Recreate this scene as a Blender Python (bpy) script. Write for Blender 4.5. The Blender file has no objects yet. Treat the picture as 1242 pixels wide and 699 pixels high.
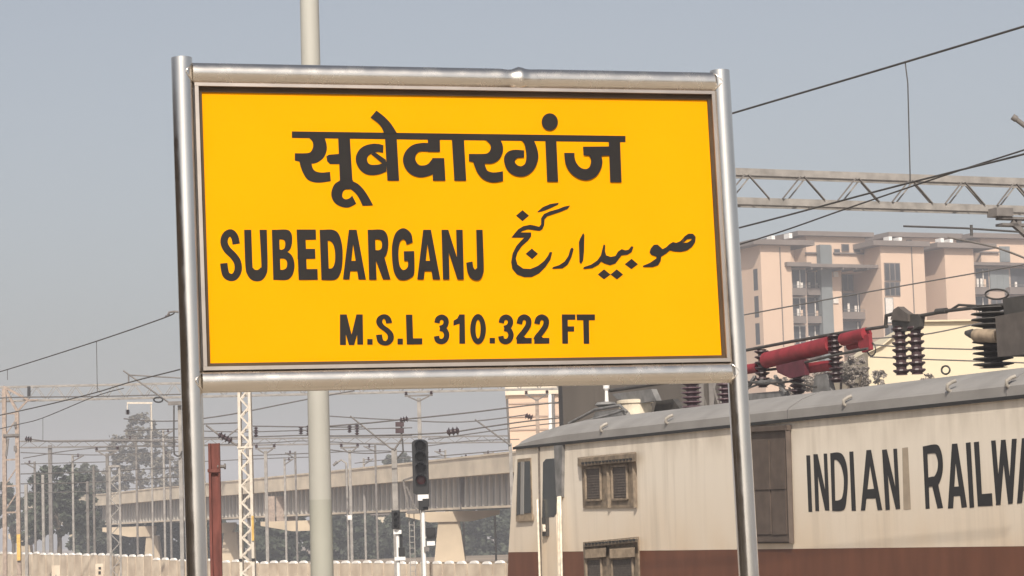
import bpy, bmesh, math, random
from mathutils import Vector, Matrix
random.seed(7)
C = bpy.context.scene.collection
SC = bpy.context.scene

# ------------------------------------------------------------------ camera
FOC, CX, CY = 3100.0, 621.0, 349.5          # focal length and centre in photo pixels (1242 wide)
EYE = Vector((0, 0, 2.3))
CAMROT = Matrix.Rotation(math.pi/2 + math.radians(5.44), 3, 'X') @ Matrix.Rotation(math.radians(-1.7), 3, 'Z')
cd = bpy.data.cameras.new('camera'); cam = bpy.data.objects.new('camera', cd); C.objects.link(cam)
cam.matrix_world = Matrix.Translation(EYE) @ CAMROT.to_4x4()
cd.sensor_width = 36.0; cd.lens = 36.0*FOC/1242.0
cd.clip_start = 0.1; cd.clip_end = 6000
SC.camera = cam
# ------------------------------------------------------------------ light
SUN_EL, SUN_AZ = 40.0, 182.0                # azimuth clockwise from +Y: the sun stands behind the camera
w = bpy.data.worlds.new('World'); SC.world = w; w.use_nodes = True
nt = w.node_tree; bg = nt.nodes['Background']
sky = nt.nodes.new('ShaderNodeTexSky'); sky.sky_type = 'NISHITA'; sky.sun_disc = False
sky.sun_elevation = math.radians(SUN_EL); sky.sun_rotation = math.radians(SUN_AZ)
sky.air_density = 1.0; sky.dust_density = 4.0; sky.ozone_density = 1.0; sky.altitude = 100
hs = nt.nodes.new('ShaderNodeHueSaturation'); hs.inputs['Saturation'].default_value = 0.52      # a dusty, milky sky
nt.links.new(sky.outputs[0], hs.inputs['Color']); nt.links.new(hs.outputs[0], bg.inputs[0]); bg.inputs[1].default_value = 0.095
ld = bpy.data.lights.new('sun', 'SUN'); sun = bpy.data.objects.new('sun', ld); C.objects.link(sun)
ld.energy = 3.9; ld.angle = math.radians(0.7); ld.color = (1.0, 0.92, 0.81)
_a, _e = math.radians(SUN_AZ), math.radians(SUN_EL)
sv = Vector((math.sin(_a)*math.cos(_e), math.cos(_a)*math.cos(_e), math.sin(_e)))
sun.rotation_euler = sv.to_track_quat('Z', 'Y').to_euler(); sun.location = (0, 0, 60)
SC.view_settings.view_transform = 'Standard'; SC.view_settings.look = 'None'
SC.view_settings.exposure = 0.25; SC.view_settings.gamma = 1.0
HAZE_DENSITY = 0.0010

# ------------------------------------------------------------------ materials
def mat(name, col, rough=0.7, metal=0.0, var=0.15, scale=6.0, stretch=(1, 1, 1), bump=0.0, col2=None, spec=0.4, detail=5.0, band=(0.35, 0.65), dent=0.0, shift=False):
    m = bpy.data.materials.new(name); m.use_nodes = True
    t = m.node_tree; b = t.nodes['Principled BSDF']
    b.inputs['Roughness'].default_value = rough; b.inputs['Metallic'].default_value = metal
    b.inputs['Specular IOR Level'].default_value = spec
    tc = t.nodes.new('ShaderNodeTexCoord'); mp = t.nodes.new('ShaderNodeMapping')
    mp.inputs['Scale'].default_value = stretch
    t.links.new(tc.outputs['Object'], mp.inputs[0])
    if shift:                            # pieces sharing one mesh still differ
        oi = t.nodes.new('ShaderNodeObjectInfo'); t.links.new(oi.outputs['Location'], mp.inputs['Location'])
    n = t.nodes.new('ShaderNodeTexNoise'); n.inputs['Scale'].default_value = scale; n.inputs['Detail'].default_value = detail
    t.links.new(mp.outputs[0], n.inputs['Vector'])
    r = t.nodes.new('ShaderNodeValToRGB'); e = r.color_ramp.elements
    e[0].position, e[1].position = band
    if col2 is None:
        a = [max(0, c*(1-var)) for c in col]; c2 = [min(1, c*(1+var)) for c in col]
    else:
        a, c2 = col2, col
    e[0].color = (*a, 1); e[1].color = (*c2, 1)
    t.links.new(n.outputs[0], r.inputs[0]); t.links.new(r.outputs[0], b.inputs['Base Color'])
    if dent:                             # shallow dents and smears: broken reflections on pipes
        n2 = t.nodes.new('ShaderNodeTexNoise'); n2.inputs['Scale'].default_value = 5.0; n2.inputs['Detail'].default_value = 2.0
        t.links.new(tc.outputs['Object'], n2.inputs['Vector'])
        bd = t.nodes.new('ShaderNodeBump'); bd.inputs['Strength'].default_value = dent; bd.inputs['Distance'].default_value = 0.05
        t.links.new(n2.outputs[0], bd.inputs['Height'])
        n3 = t.nodes.new('ShaderNodeTexNoise'); n3.inputs['Scale'].default_value = 14.0; n3.inputs['Detail'].default_value = 6.0
        mr = t.nodes.new('ShaderNodeMapRange'); mr.inputs[1].default_value = .35; mr.inputs[2].default_value = .7; mr.inputs[3].default_value = rough*.85; mr.inputs[4].default_value = rough*1.45
        t.links.new(tc.outputs['Object'], n3.inputs['Vector']); t.links.new(n3.outputs[0], mr.inputs[0]); t.links.new(mr.outputs[0], b.inputs['Roughness'])
    if bump:
        bp = t.nodes.new('ShaderNodeBump'); bp.inputs['Strength'].default_value = bump; bp.inputs['Distance'].default_value = 0.02
        t.links.new(n.outputs[0], bp.inputs['Height']); t.links.new(bp.outputs[0], b.inputs['Normal'])
        if dent: t.links.new(bd.outputs[0], bp.inputs['Normal'])
    return m

M = dict(
    yellow=mat('sign yellow', (0.80, 0.325, 0.0), 0.55, var=0.025, scale=1.3, spec=0.0),
    letter=mat('sign letter paint', (0.016, 0.0135, 0.012), 0.5, var=0.1, spec=0.2),
    panel_border=mat('dark gasket', (0.06, 0.035, 0.015), 0.7),
    steel=mat('brushed steel', (0.78, 0.74, 0.69), 0.17, 1.0, var=0.08, scale=3.0, stretch=(8, 8, .6), bump=0.006, dent=0.012),
    steelrail=mat('brushed steel rail', (0.80, 0.75, 0.68), 0.22, 1.0, var=0.06, scale=3.0, stretch=(.5, 8, 8), bump=0.005, dent=0.012),
    trim=mat('trim steel', (0.52, 0.46, 0.41), 0.42, 1.0, var=0.08),
    weld=mat('weld bead', (0.55, 0.48, 0.40), 0.45, 0.8, var=0.3, scale=60, bump=0.5),
    cream=mat('locomotive cream paint', (0.75, 0.625, 0.49), 0.55, var=0.1, scale=1.6, stretch=(3.0, 3.0, .35), col2=(0.63, 0.52, 0.41), bump=0.03),
    red=mat('locomotive red paint', (0.14, 0.052, 0.026), 0.55, var=0.12, scale=2.0, stretch=(2, 2, .5)),
    roofgrey=mat('locomotive roof grey', (0.285, 0.27, 0.255), 0.6, var=0.14, scale=1.8, col2=(0.235, 0.222, 0.208)),
    roofdark=mat('locomotive roof edge', (0.19, 0.18, 0.175), 0.65, var=0.2, scale=2),
    louvre=mat('louvre frame grime', (0.20, 0.155, 0.11), 0.7, var=0.3, scale=9),
    louvredark=mat('louvre dark mesh', (0.12, 0.10, 0.085), 0.75, var=0.2, scale=20),
    hood=mat('louvre hood tan', (0.30, 0.23, 0.16), 0.7, var=0.25, scale=8),
    brownpanel=mat('brown side panel', (0.10, 0.075, 0.06), 0.7, var=0.15, scale=5),
    black=mat('black rubber', (0.02, 0.019, 0.018), 0.6),
    locoletter=mat('locomotive letter paint', (0.018, 0.017, 0.017), 0.55, var=0.15),
    patch=mat('painted over patch', (0.36, 0.29, 0.215), 0.6, var=0.1),
    glass=mat('dark cab glass', (0.03, 0.034, 0.034), 0.25, spec=0.6),
    rail_white=mat('handrail white paint', (0.75, 0.68, 0.55), 0.5, var=0.2, scale=10),
    insul=mat('brown porcelain', (0.055, 0.032, 0.035), 0.35, var=0.2),
    insulpurple=mat('purple brown porcelain', (0.09, 0.05, 0.06), 0.4, var=0.2),
    equipred=mat('red roof equipment paint', (0.24, 0.022, 0.03), 0.6, var=0.2, scale=6),
    darkred=mat('dark maroon equipment', (0.10, 0.02, 0.03), 0.55, var=0.2),
    equipgrey=mat('roof equipment grey', (0.17, 0.165, 0.16), 0.65, var=0.25, scale=6),
    equipdark=mat('dark bus bar', (0.06, 0.055, 0.05), 0.6, var=0.2),
    equipbrown=mat('brown housing', (0.10, 0.085, 0.075), 0.65, var=0.15),
    hook=mat('hook faded paint', (0.34, 0.31, 0.27), 0.65, var=0.2),
    leafgrey=mat('pale twigs', (0.24, 0.21, 0.185), 0.9, var=0.4, scale=3),
    drum=mat('roof drum cream', (0.62, 0.54, 0.42), 0.6, var=0.12),
    polepaint=mat('pole cream paint', (0.40, 0.39, 0.35), 0.55, var=0.08, scale=1.5, stretch=(3, 3, .4)),
    polegrey=mat('pole grey paint', (0.335, 0.33, 0.285), 0.6, var=0.08, scale=1.5),
    rust=mat('rusty red column', (0.14, 0.043, 0.033), 0.8, var=0.3, scale=5, stretch=(2, 2, .6)),
    galv=mat('galvanised steel', (0.27, 0.25, 0.23), 0.6, 0.0, var=0.2, scale=4),
    galvdark=mat('weathered steel', (0.16, 0.145, 0.135), 0.65, 0.0, var=0.2, scale=4),
    latticewhite=mat('lattice pale paint', (0.58, 0.52, 0.44), 0.6, var=0.1),
    mastyellow=mat('mast yellow paint', (0.60, 0.38, 0.10), 0.6, var=0.15),
    mastpink=mat('mast faded oxide paint', (0.32, 0.25, 0.205), 0.7, var=0.2),
    wire=mat('weathered copper wire', (0.07, 0.065, 0.062), 0.6),
    wirefar=mat('far steel wire', (0.10, 0.09, 0.085), 0.7),
    concrete=mat('flyover concrete', (0.64, 0.55, 0.43), 0.85, var=0.15, scale=.5, bump=.1),
    girder=mat('girder grey paint', (0.26, 0.25, 0.24), 0.7, var=0.1, scale=.4),
    rib=mat('pale girder stiffener', (0.46, 0.43, 0.39), 0.7, var=0.1, scale=.4),  # ribs made lighter than the web so they stand out
    pier=mat('pier concrete', (0.50, 0.41, 0.30), 0.85, var=0.15, scale=.4),
    wallc=mat('wall weathered whitewash', (0.64, 0.54, 0.42), 0.85, var=0.2, scale=1.3, col2=(0.46, 0.37, 0.28), shift=True),
    cap=mat('wall white caps', (0.82, 0.79, 0.74), 0.8, var=0.06),
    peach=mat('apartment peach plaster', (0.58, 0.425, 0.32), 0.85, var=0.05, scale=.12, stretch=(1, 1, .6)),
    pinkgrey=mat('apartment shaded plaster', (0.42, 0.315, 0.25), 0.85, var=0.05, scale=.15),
    slab=mat('apartment slab grey', (0.17, 0.14, 0.125), 0.85, var=0.12, scale=.4),
    bluegrey=mat('duct blue grey', (0.17, 0.185, 0.19), 0.8, var=0.1, scale=.4),
    opening=mat('apartment dark glazing', (0.05, 0.05, 0.055), 0.4, var=0.3, scale=.6),
    laundry=mat('pale cloth', (0.65, 0.60, 0.55), 0.9, var=0.1),
    shedbrown=mat('brown shed cladding', (0.068, 0.057, 0.047), 0.85, var=0.25, scale=.6, stretch=(1, 1, .3)),
    shedcream=mat('cream shed wall', (0.62, 0.535, 0.38), 0.8, var=0.05, scale=.3),
    white=mat('white enamel', (0.78, 0.76, 0.73), 0.5, var=0.05),
    sigblack=mat('signal black', (0.014, 0.014, 0.015), 0.5, var=0.2),
    leafdark=mat('dark foliage', (0.05, 0.06, 0.04), 0.8, var=0.4, scale=.6),
    leafmid=mat('mid foliage', (0.07, 0.075, 0.052), 0.8, var=0.4, scale=.6),
    leafdry=mat('dry foliage', (0.13, 0.115, 0.085), 0.85, var=0.35, scale=.7),
    bark=mat('bark', (0.10, 0.08, 0.06), 0.9, var=0.3, scale=3),
    ground=mat('dusty earth', (0.26, 0.20, 0.145), 0.95, var=0.2, scale=.06, bump=.1),
    ballast=mat('ballast', (0.20, 0.17, 0.145), 0.95, var=0.4, scale=14, bump=.5),
    platform=mat('platform paving', (0.34, 0.29, 0.23), 0.8, var=0.1, scale=.8),
    railsteel=mat('rail steel', (0.20, 0.13, 0.09), 0.5, 0.6, var=0.2),
)
def emissive(name, col, s):
    m = bpy.data.materials.new(name); m.use_nodes = True
    b = m.node_tree.nodes['Principled BSDF']; b.inputs['Base Color'].default_value = (*col, 1); b.inputs['Roughness'].default_value = .3
    b.inputs['Emission Color'].default_value = (*col, 1); b.inputs['Emission Strength'].default_value = s
    return m
def weathered(name, clean, dust, grime):
    m = bpy.data.materials.new(name); m.use_nodes = True; t = m.node_tree; b = t.nodes['Principled BSDF']; b.inputs['Roughness'].default_value = .55; b.inputs['Specular IOR Level'].default_value = .3
    tc = t.nodes.new('ShaderNodeTexCoord')
    def noise(scale, st, lo, hi, det=4):
        mp = t.nodes.new('ShaderNodeMapping'); mp.inputs['Scale'].default_value = st; n = t.nodes.new('ShaderNodeTexNoise'); n.inputs['Scale'].default_value = scale; n.inputs['Detail'].default_value = det
        r = t.nodes.new('ShaderNodeMapRange'); r.inputs[1].default_value = lo; r.inputs[2].default_value = hi
        t.links.new(tc.outputs['Object'], mp.inputs[0]); t.links.new(mp.outputs[0], n.inputs['Vector']); t.links.new(n.outputs[0], r.inputs[0]); return r.outputs[0]
    def math_(op, a, c):
        q = t.nodes.new('ShaderNodeMath'); q.operation = op
        for i, x in enumerate((a, c)):
            if isinstance(x, (int, float)): q.inputs[i].default_value = x
            else: t.links.new(x, q.inputs[i])
        return q.outputs[0]
    def mix(f, a, c):
        q = t.nodes.new('ShaderNodeMix'); q.data_type = 'RGBA'; t.links.new(f, q.inputs[0])
        for i, x in ((6, a), (7, c)):
            if isinstance(x, tuple): q.inputs[i].default_value = (*x, 1)
            else: t.links.new(x, q.inputs[i])
        return q.outputs[2]
    sp = t.nodes.new('ShaderNodeSeparateXYZ'); t.links.new(tc.outputs['Object'], sp.inputs[0])
    low = t.nodes.new('ShaderNodeMapRange'); low.inputs[1].default_value = 3.0; low.inputs[2].default_value = 2.0; t.links.new(sp.outputs[2], low.inputs[0])
    top = t.nodes.new('ShaderNodeMapRange'); top.inputs[1].default_value = 3.25; top.inputs[2].default_value = 3.72; t.links.new(sp.outputs[2], top.inputs[0])
    c = mix(math_('MULTIPLY', math_('ADD', math_('MULTIPLY', noise(.9, (1,1,.7), .3, .7), .7), .25), low.outputs[0]), clean, dust)      # brake dust on the lower half
    c = mix(math_('MULTIPLY', math_('MULTIPLY', noise(2.2, (2.5,2.5,.18), .48, .75), noise(.7, (1,1,.5), .35, .65)), .55), c, grime)           # irregular rain streaks
    c = mix(math_('MULTIPLY', math_('MULTIPLY', noise(3.0, (1.2,1.2,.5), .38, .7), top.outputs[0]), .7), c, grime)                            # soot under the gutter
    t.links.new(c, b.inputs['Base Color']); return m
M['cream'] = weathered('locomotive weathered cream', (0.74, 0.66, 0.555), (0.66, 0.52, 0.37), (0.40, 0.335, 0.26))
M['redlamp'] = emissive('lit red signal lamp', (0.09, 0.01, 0.013), 0.02)

# ------------------------------------------------------------------ geometry helpers
def ray(px, py):
    return CAMROT @ Vector(((px-CX)/FOC, -(py-CY)/FOC, -1))
def at(px, py, Y):                       # photo pixel -> point at distance Y
    d = ray(px, py); return EYE + d*(Y/d.y)
class Frame:                             # a local frame with its own plane family; v goes away from the viewer
    def __init__(s, O, U, V, W): s.O, s.U, s.V, s.W = Vector(O), Vector(U).normalized(), Vector(V).normalized(), Vector(W).normalized()
    def uw(s, px, py, v=0.0):
        d = ray(px, py); t = (v - (EYE-s.O).dot(s.V))/d.dot(s.V); q = EYE + d*t - s.O
        return q.dot(s.U), q.dot(s.W)
    def p(s, u, v, w): return s.O + s.U*u + s.V*v + s.W*w
    def px(s, px, py, v=0.0):
        u, w = s.uw(px, py, v); return s.p(u, v, w)
class MB:
    def __init__(s): s.v = []; s.f = []; s.sm = []
    def add(s, vs, fs, smooth=False):
        o = len(s.v); s.v += [tuple(x) for x in vs]
        for f in fs: s.f.append(tuple(i+o for i in f)); s.sm.append(smooth)
        return s
    def hexa(s, p):                      # 8 corners: bottom loop, top loop
        return s.add(p, [(3,2,1,0),(4,5,6,7),(0,1,5,4),(1,2,6,5),(2,3,7,6),(3,0,4,7)])
    def fbox(s, F, u0, u1, v0, v1, w0, w1):
        return s.hexa([F.p(u0,v0,w0),F.p(u1,v0,w0),F.p(u1,v1,w0),F.p(u0,v1,w0),F.p(u0,v0,w1),F.p(u1,v0,w1),F.p(u1,v1,w1),F.p(u0,v1,w1)])
    def box(s, x0, x1, y0, y1, z0, z1): return s.fbox(WORLD, x0, x1, y0, y1, z0, z1)
    def prism(s, a, b):                  # two matching loops
        n = len(a)
        s.add(list(a)+list(b), [tuple(range(n)), tuple(range(2*n-1, n-1, -1))] + [((i+1)%n, i, n+i, n+(i+1)%n) for i in range(n)])
        return s
    def pxprism(s, F, pts, v0, v1, scale=1.0):   # a pixel polygon on the plane v0, extruded straight back to v1
        uw = [F.uw(x, y, v0) for x, y in pts]
        return s.prism([F.p(u, v0, q) for u, q in uw], [F.p(u, v1, q) for u, q in uw])
    def pxsheet(s, F, pts, v):
        s.add([F.px(x, y, v) for x, y in pts], [tuple(range(len(pts)))]); return s
    def pxstrip(s, F, a, b, v):
        n = len(a)
        s.add([F.px(*q, v) for q in a]+[F.px(*q, v) for q in b], [(i, i+1, n+i+1, n+i) for i in range(n-1)]); return s
    def pxrect(s, F, x0, y0, x1, y1, v0, v1):    # axis box from pixel corners
        u0, _ = F.uw(x0, (y0+y1)/2, v0); u1, _ = F.uw(x1, (y0+y1)/2, v0)
        _, w1 = F.uw((x0+x1)/2, y0, v0); _, w0 = F.uw((x0+x1)/2, y1, v0)
        return s.fbox(F, u0, u1, v0, v1, w0, w1)
    def tube(s, pts, r, n=6, caps=True, smooth=True):
        pts = [Vector(p) for p in pts]; m = len(pts); rs = r if isinstance(r, (list, tuple)) else [r]*m
        vs = []; prev = None
        for i, p in enumerate(pts):
            d = (pts[min(i+1, m-1)]-pts[max(i-1, 0)]).normalized()
            if prev is None:
                up = Vector((0,0,1)) if abs(d.z) < .9 else Vector((0,1,0)); a = d.cross(up).normalized()
            else: a = (prev - d*prev.dot(d)).normalized()
            prev = a; b = d.cross(a)
            vs += [p + (a*math.cos(2*math.pi*k/n)+b*math.sin(2*math.pi*k/n))*rs[i] for k in range(n)]
        fs = [(i*n+k, i*n+(k+1)%n, (i+1)*n+(k+1)%n, (i+1)*n+k) for i in range(m-1) for k in range(n)]
        s.add(vs, fs, smooth)
        if caps: s.add(vs[:n], [tuple(range(n-1, -1, -1))]); s.add(vs[-n:], [tuple(range(n))])
        return s
    def bar(s, a, b, wd, hd=None):       # square bar between two points
        a, b = Vector(a), Vector(b); d = (b-a).normalized(); hd = hd or wd
        up = Vector((0,0,1)) if abs(d.z) < .95 else Vector((0,1,0))
        x = d.cross(up).normalized()*wd/2; y = x.cross(d).normalized()*hd/2
        return s.hexa([a-x-y, a+x-y, a+x+y, a-x+y, b-x-y, b+x-y, b+x+y, b-x+y])
    def lathe(s, base, axis, prof, n=14, smooth=False):   # prof: (distance along the axis, radius)
        ax = Vector(axis).normalized(); base = Vector(base)
        return s.tube_prof([base+ax*h for h, _ in prof], [q for _, q in prof], ax, n, smooth)
    def tube_prof(s, pts, rs, ax, n, smooth):
        up = Vector((0,0,1)) if abs(ax.z) < .9 else Vector((0,1,0)); a = ax.cross(up).normalized(); b = ax.cross(a); vs = []
        for p, r in zip(pts, rs): vs += [p+(a*math.cos(2*math.pi*k/n)+b*math.sin(2*math.pi*k/n))*r for k in range(n)]
        m = len(pts)
        s.add(vs, [(i*n+k, i*n+(k+1)%n, (i+1)*n+(k+1)%n, (i+1)*n+k) for i in range(m-1) for k in range(n)], smooth)
        s.add(vs[:n], [tuple(range(n-1,-1,-1))]); s.add(vs[-n:], [tuple(range(n))]); return s
    def build(s, name, m, parent=None, kind=None):
        off = parent_world(parent) if parent else Vector((0,0,0))
        inv = None
        if parent and parent.get('_frame'): inv = FRAMES[parent.name]
        me = bpy.data.meshes.new(name)
        if inv is not None: vs = [tuple(inv @ Vector(v)) for v in s.v]
        else: vs = [tuple(Vector(v)-off) for v in s.v]
        me.from_pydata(vs, [], s.f); me.polygons.foreach_set('use_smooth', s.sm)
        bm = bmesh.new(); bm.from_mesh(me); bmesh.ops.recalc_face_normals(bm, faces=bm.faces) if len(bm.faces) < 4000 else None
        bm.to_mesh(me); bm.free(); me.update()
        me.materials.append(M[m] if isinstance(m, str) else m)
        o = bpy.data.objects.new(name, me); C.objects.link(o)
        if parent: o.parent = parent
        if kind: o['kind'] = kind
        return o
    def thing(s, name, m, label, cat, group=None):       # a thing that is one mesh, origin at its base
        c = Vector((sum(v[0] for v in s.v)/len(s.v), sum(v[1] for v in s.v)/len(s.v), min(v[2] for v in s.v)))
        s.v = [tuple(Vector(v)-c) for v in s.v]
        o = s.build(name, m); o.location = c; tag(o, label, cat, group); return o
WORLD = Frame((0,0,0), (1,0,0), (0,1,0), (0,0,1)); FRAMES = {}
def parent_world(o):
    v = Vector((0,0,0))
    while o: v += Vector(o.location); o = o.parent
    return v
def tag(o, label, cat, group=None):
    o['label'] = label; o['category'] = cat
    if group: o['group'] = group
def thing(name, label, cat, loc, group=None):
    o = bpy.data.objects.new(name, None); C.objects.link(o); o.location = loc; o.empty_display_size = .3
    tag(o, label, cat, group); return o
def zoom(x0, y0, s): return lambda pts: [(x0+x/s, y0+y/s) for x, y in pts]
def smooth_pts(pts, k=5):
    out = []
    for i in range(len(pts)-1):
        p0, p1, p2, p3 = pts[max(i-1,0)], pts[i], pts[i+1], pts[min(i+2, len(pts)-1)]
        for j in range(k):
            t = j/k
            out.append(tuple(.5*((2*b)+(-a+c)*t+(2*a-5*b+4*c-d)*t*t+(-a+3*b-3*c+d)*t**3) for a,b,c,d in zip(p0,p1,p2,p3)))
    out.append(tuple(pts[-1])); return out
class Print:                             # flat lettering on a plane: sheets stacked a fraction of a millimetre apart
    def __init__(s, F, v, step=0.00025): s.mb = MB(); s.F = F; s.v = v; s.step = step
    def nxt(s): s.v -= s.step; return s.v
    def poly(s, pts): s.mb.pxsheet(s.F, pts, s.nxt())
    def strip(s, a, b, sm=True):
        if sm: a, b = smooth_pts(a), smooth_pts(b)
        s.mb.pxstrip(s.F, a, b, s.nxt())
    def stroke(s, pts, wd):
        c = smooth_pts(pts, 4); a = []; b = []
        for i, q in enumerate(c):
            p, n = c[max(i-1,0)], c[min(i+1, len(c)-1)]; dx, dy = n[0]-p[0], n[1]-p[1]; L = math.hypot(dx, dy) or 1
            a.append((q[0]-dy/L*wd/2, q[1]+dx/L*wd/2)); b.append((q[0]+dy/L*wd/2, q[1]-dx/L*wd/2))
        s.mb.pxstrip(s.F, a, b, s.nxt())

# ================================================================== THE SETTING
PHI = 0.4245; NRM = Vector((math.cos(PHI), math.sin(PHI), 0)); TRK = Vector((-math.sin(PHI), math.cos(PHI), 0)); DLOCO = 17.747
UP = Vector((0,0,1))
g = MB(); g.add([(-1300,-300,-.35),(1300,-300,-.35),(1300,1500,-.35),(-1300,1500,-.35)], [(0,1,2,3)])
o = g.build('ground', 'ground'); o['kind'] = 'structure'
TF = Frame(NRM*DLOCO, -TRK, NRM, UP)     # track frame: v = 0 is the near side of the locomotive, u runs towards the viewer
b = MB(); b.add([TF.p(u, v, w) for u in (-260, 70) for v, w in ((-5.0,-.34),(-4.9,-.2),(13,-.2),(14,-.34))], [(0,1,5,4),(1,2,6,5),(2,3,7,6)])
o = b.build('track_bed', 'ballast'); o['kind'] = 'structure'
r = MB(); sl = MB()
for k in (-3.2, 1.55, 6.3, 11.0):
    for dv in (-.875, .8): r.fbox(TF, -255, 69, k+dv, k+dv+.075, -.13, 0)
    for i in range(0, 325, 2): sl.fbox(TF, -255+i, -254.75+i, k-1.35, k+1.35, -.25, -.14)
o = r.build('rails', 'railsteel'); o['kind'] = 'structure'
o = sl.build('sleepers', 'concrete'); o['kind'] = 'structure'
p = MB(); p.fbox(TF, -55, 75, -27, -4.95, -.36, .70); o = p.build('platform', 'platform'); o['kind'] = 'structure'
p = MB(); p.fbox(TF, -55.02, 75, -5.4, -4.9, .70, .76); o = p.build('platform_coping', 'concrete'); o['kind'] = 'structure'

# ================================================================== STATION SIGN
yaw, pit, rol = 0.29773, -0.036875, -0.0066307
SM = Matrix.Rotation(yaw,3,'Z') @ Matrix.Rotation(pit,3,'X') @ Matrix.Rotation(rol,3,'Y')
SO = Vector((-.19339, 11.5137, 3.68063)); ZB = 2.98
SF = Frame(SO, SM.col[0], SM.col[1], SM.col[2])
sign = thing('station_sign', 'big yellow station name board on two steel pipe posts with black lettering in three scripts', 'sign', SF.p(0,0,-ZB))
sign.rotation_euler = SM.to_euler(); sign['_frame'] = 1
FRAMES[sign.name] = (Matrix.Translation(SF.p(0,0,-ZB)) @ SM.to_4x4()).inverted()
W2, H2 = 1.2, 0.6052
MB().fbox(SF, -W2-.014, W2+.014, 0, .03, -H2-.016, H2+.016).build('panel', 'yellow', sign)
gk = MB()  # dark strips between panel and trim, widest along the top
gk.fbox(SF, -W2-.018, W2+.018, -.010, .004, H2-.001, H2+.022); gk.fbox(SF, -W2-.018, W2+.018, -.010, .004, -H2-.016, -H2+.001)
gk.fbox(SF, -W2-.016, -W2+.001, -.009, .003, -H2+.001, H2-.001); gk.fbox(SF, W2-.001, W2+.013, -.009, .003, -H2+.001, H2-.001)
gk.build('panel_border', 'panel_border', sign)
tr = MB()
tr.fbox(SF, -W2-.034, W2+.030, -.034, .034, H2+.021, H2+.036); tr.fbox(SF, -W2-.034, W2+.030, -.034, .034, -H2-.032, -H2-.0155)
tr.fbox(SF, -W2-.033, -W2-.0165, -.033, .033, -H2-.015, H2+.0205); tr.fbox(SF, W2+.0125, W2+.029, -.033, .033, -H2-.015, H2+.0205)
tr.build('inner_trim', 'trim', sign)
XL, XR, RP = -W2-.082, W2+.072, .047
for x, zt in ((XL, .757), (XR, .745)):
    q = MB(); q.tube([SF.p(x,0,-ZB), SF.p(x,0,zt)], RP, 40); q.build('post', 'steel', sign)
def pipe(z, dent):
    q = MB(); pts = []; rs = []
    n = 160
    for i in range(n+1):
        x = XL+RP*.9 + (XR-XL-RP*1.8)*i/n; r_ = .0485; dz = 0
        if dent:
            d = (x-.275)/.022; e = (x-.335)/.03
            r_ += .010*math.exp(-d*d) - .004*math.exp(-((x-.23)/.03)**2) + .002*math.exp(-e*e); dz = -.003*math.exp(-e*e)
        pts.append(SF.p(x, 0, z+dz)); rs.append(r_)
    q.tube(pts, rs, 40); return q
pipe(H2+.082, True).build('top_rail', 'steelrail', sign)
pipe(-H2-.079, False).build('bottom_rail', 'steelrail', sign)
for x, s in ((XL, 1), (XR, -1)):
    for z in (H2+.082, -H2-.079):
        q = MB(); ring = []
        for k in range(29):
            a = 2*math.pi*k/28; yy, zz = math.cos(a)*.047, math.sin(a)*.047
            ring.append(SF.p(x+s*(math.sqrt(max(RP*RP-yy*yy*.98, 0))+.003), yy, z+zz))
        q.tube(ring, [.0015+.002*random.random() for _ in ring], 6, caps=False); q.build('weld_bead', 'steelrail', sign)
for x, zt in ((XL, .757), (XR, .745)):
    MB().fbox(SF, x-.11, x+.11, -.11, .11, -ZB, -ZB+.02).build('foot_plate', 'trim', sign)

# --- Hindi
pr = Print(SF, -.0012)
pr.poly([(354,159.5),(758.7,165),(758.7,172.7),(354,167.5)])
z1 = zoom(350,150,6.66)
pr.strip(z1([(160,112),(192,145),(198,185),(185,220),(155,238),(50,240)]), z1([(290,112),(308,170),(305,230),(270,290),(190,325),(50,300)]))
pr.strip(z1([(85,290),(95,340),(115,395),(150,450),(200,473),(260,477),(342,465)]), z1([(185,300),(190,345),(205,375),(230,390),(270,396),(310,393),(335,390)]))
pr.poly(z1([(305,265),(325,252),(410,245),(415,328),(335,328),(312,305)])); pr.poly(z1([(400,110),(495,110),(517,470),(415,470)]))
zA = zoom(340,120,4.991)
pr.strip(zA([(372,490),(330,515),(310,560),(312,600),(335,635),(375,655),(415,657),(460,635)]), zA([(415,540),(385,555),(375,580),(380,600),(395,608),(412,605),(425,597),(435,585)]))
pr.strip(zA([(430,495),(470,515),(505,550),(535,595),(562,645)]), zA([(390,545),(420,545),(455,572),(478,605),(498,648)]))
pr.poly(zA([(362,490),(438,490),(445,510),(420,548),(375,548),(350,505)]))
z2 = zoom(420,130,6.66)
pr.strip(z2([(300,308),(260,298),(210,297),(150,312),(105,345),(78,400),(82,455),(110,505),(155,540),(210,550),(270,542),(325,520)]),
         z2([(298,370),(255,362),(228,368),(200,378),(180,392),(168,415),(170,435),(180,455),(198,465),(225,467),(270,462),(325,440)]))
pr.poly(z2([(200,380),(232,365),(320,425),(322,460),(290,455)])); pr.poly(z2([(313,255),(408,255),(427,595),(332,595)]))
pr.strip(z2([(195,85),(250,125),(285,165),(307,215)]), z2([(243,28),(310,80),(365,140),(410,212)]))
z3 = zoom(480,130,6.66)
pr.strip(z3([(265,290),(210,290),(140,305),(85,350),(58,420),(75,490),(125,545),(195,568),(260,558),(302,540)]),
         z3([(300,362),(230,358),(190,362),(168,380),(158,410),(165,440),(185,465),(215,472),(260,460),(297,415)]))
pr.poly(z3([(258,250),(356,250),(358,362),(262,362)])); pr.poly(z3([(295,412),(392,412),(402,595),(300,595)]))
z4 = zoom(545,130,6.66)
pr.poly(z4([(20,255),(118,255),(137,595),(40,595)]))
pr.strip(z4([(285,258),(325,295),(335,330),(318,365),(280,378),(158,378)]), z4([(410,258),(432,310),(430,370),(395,430),(320,458),(158,438)]))
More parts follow.
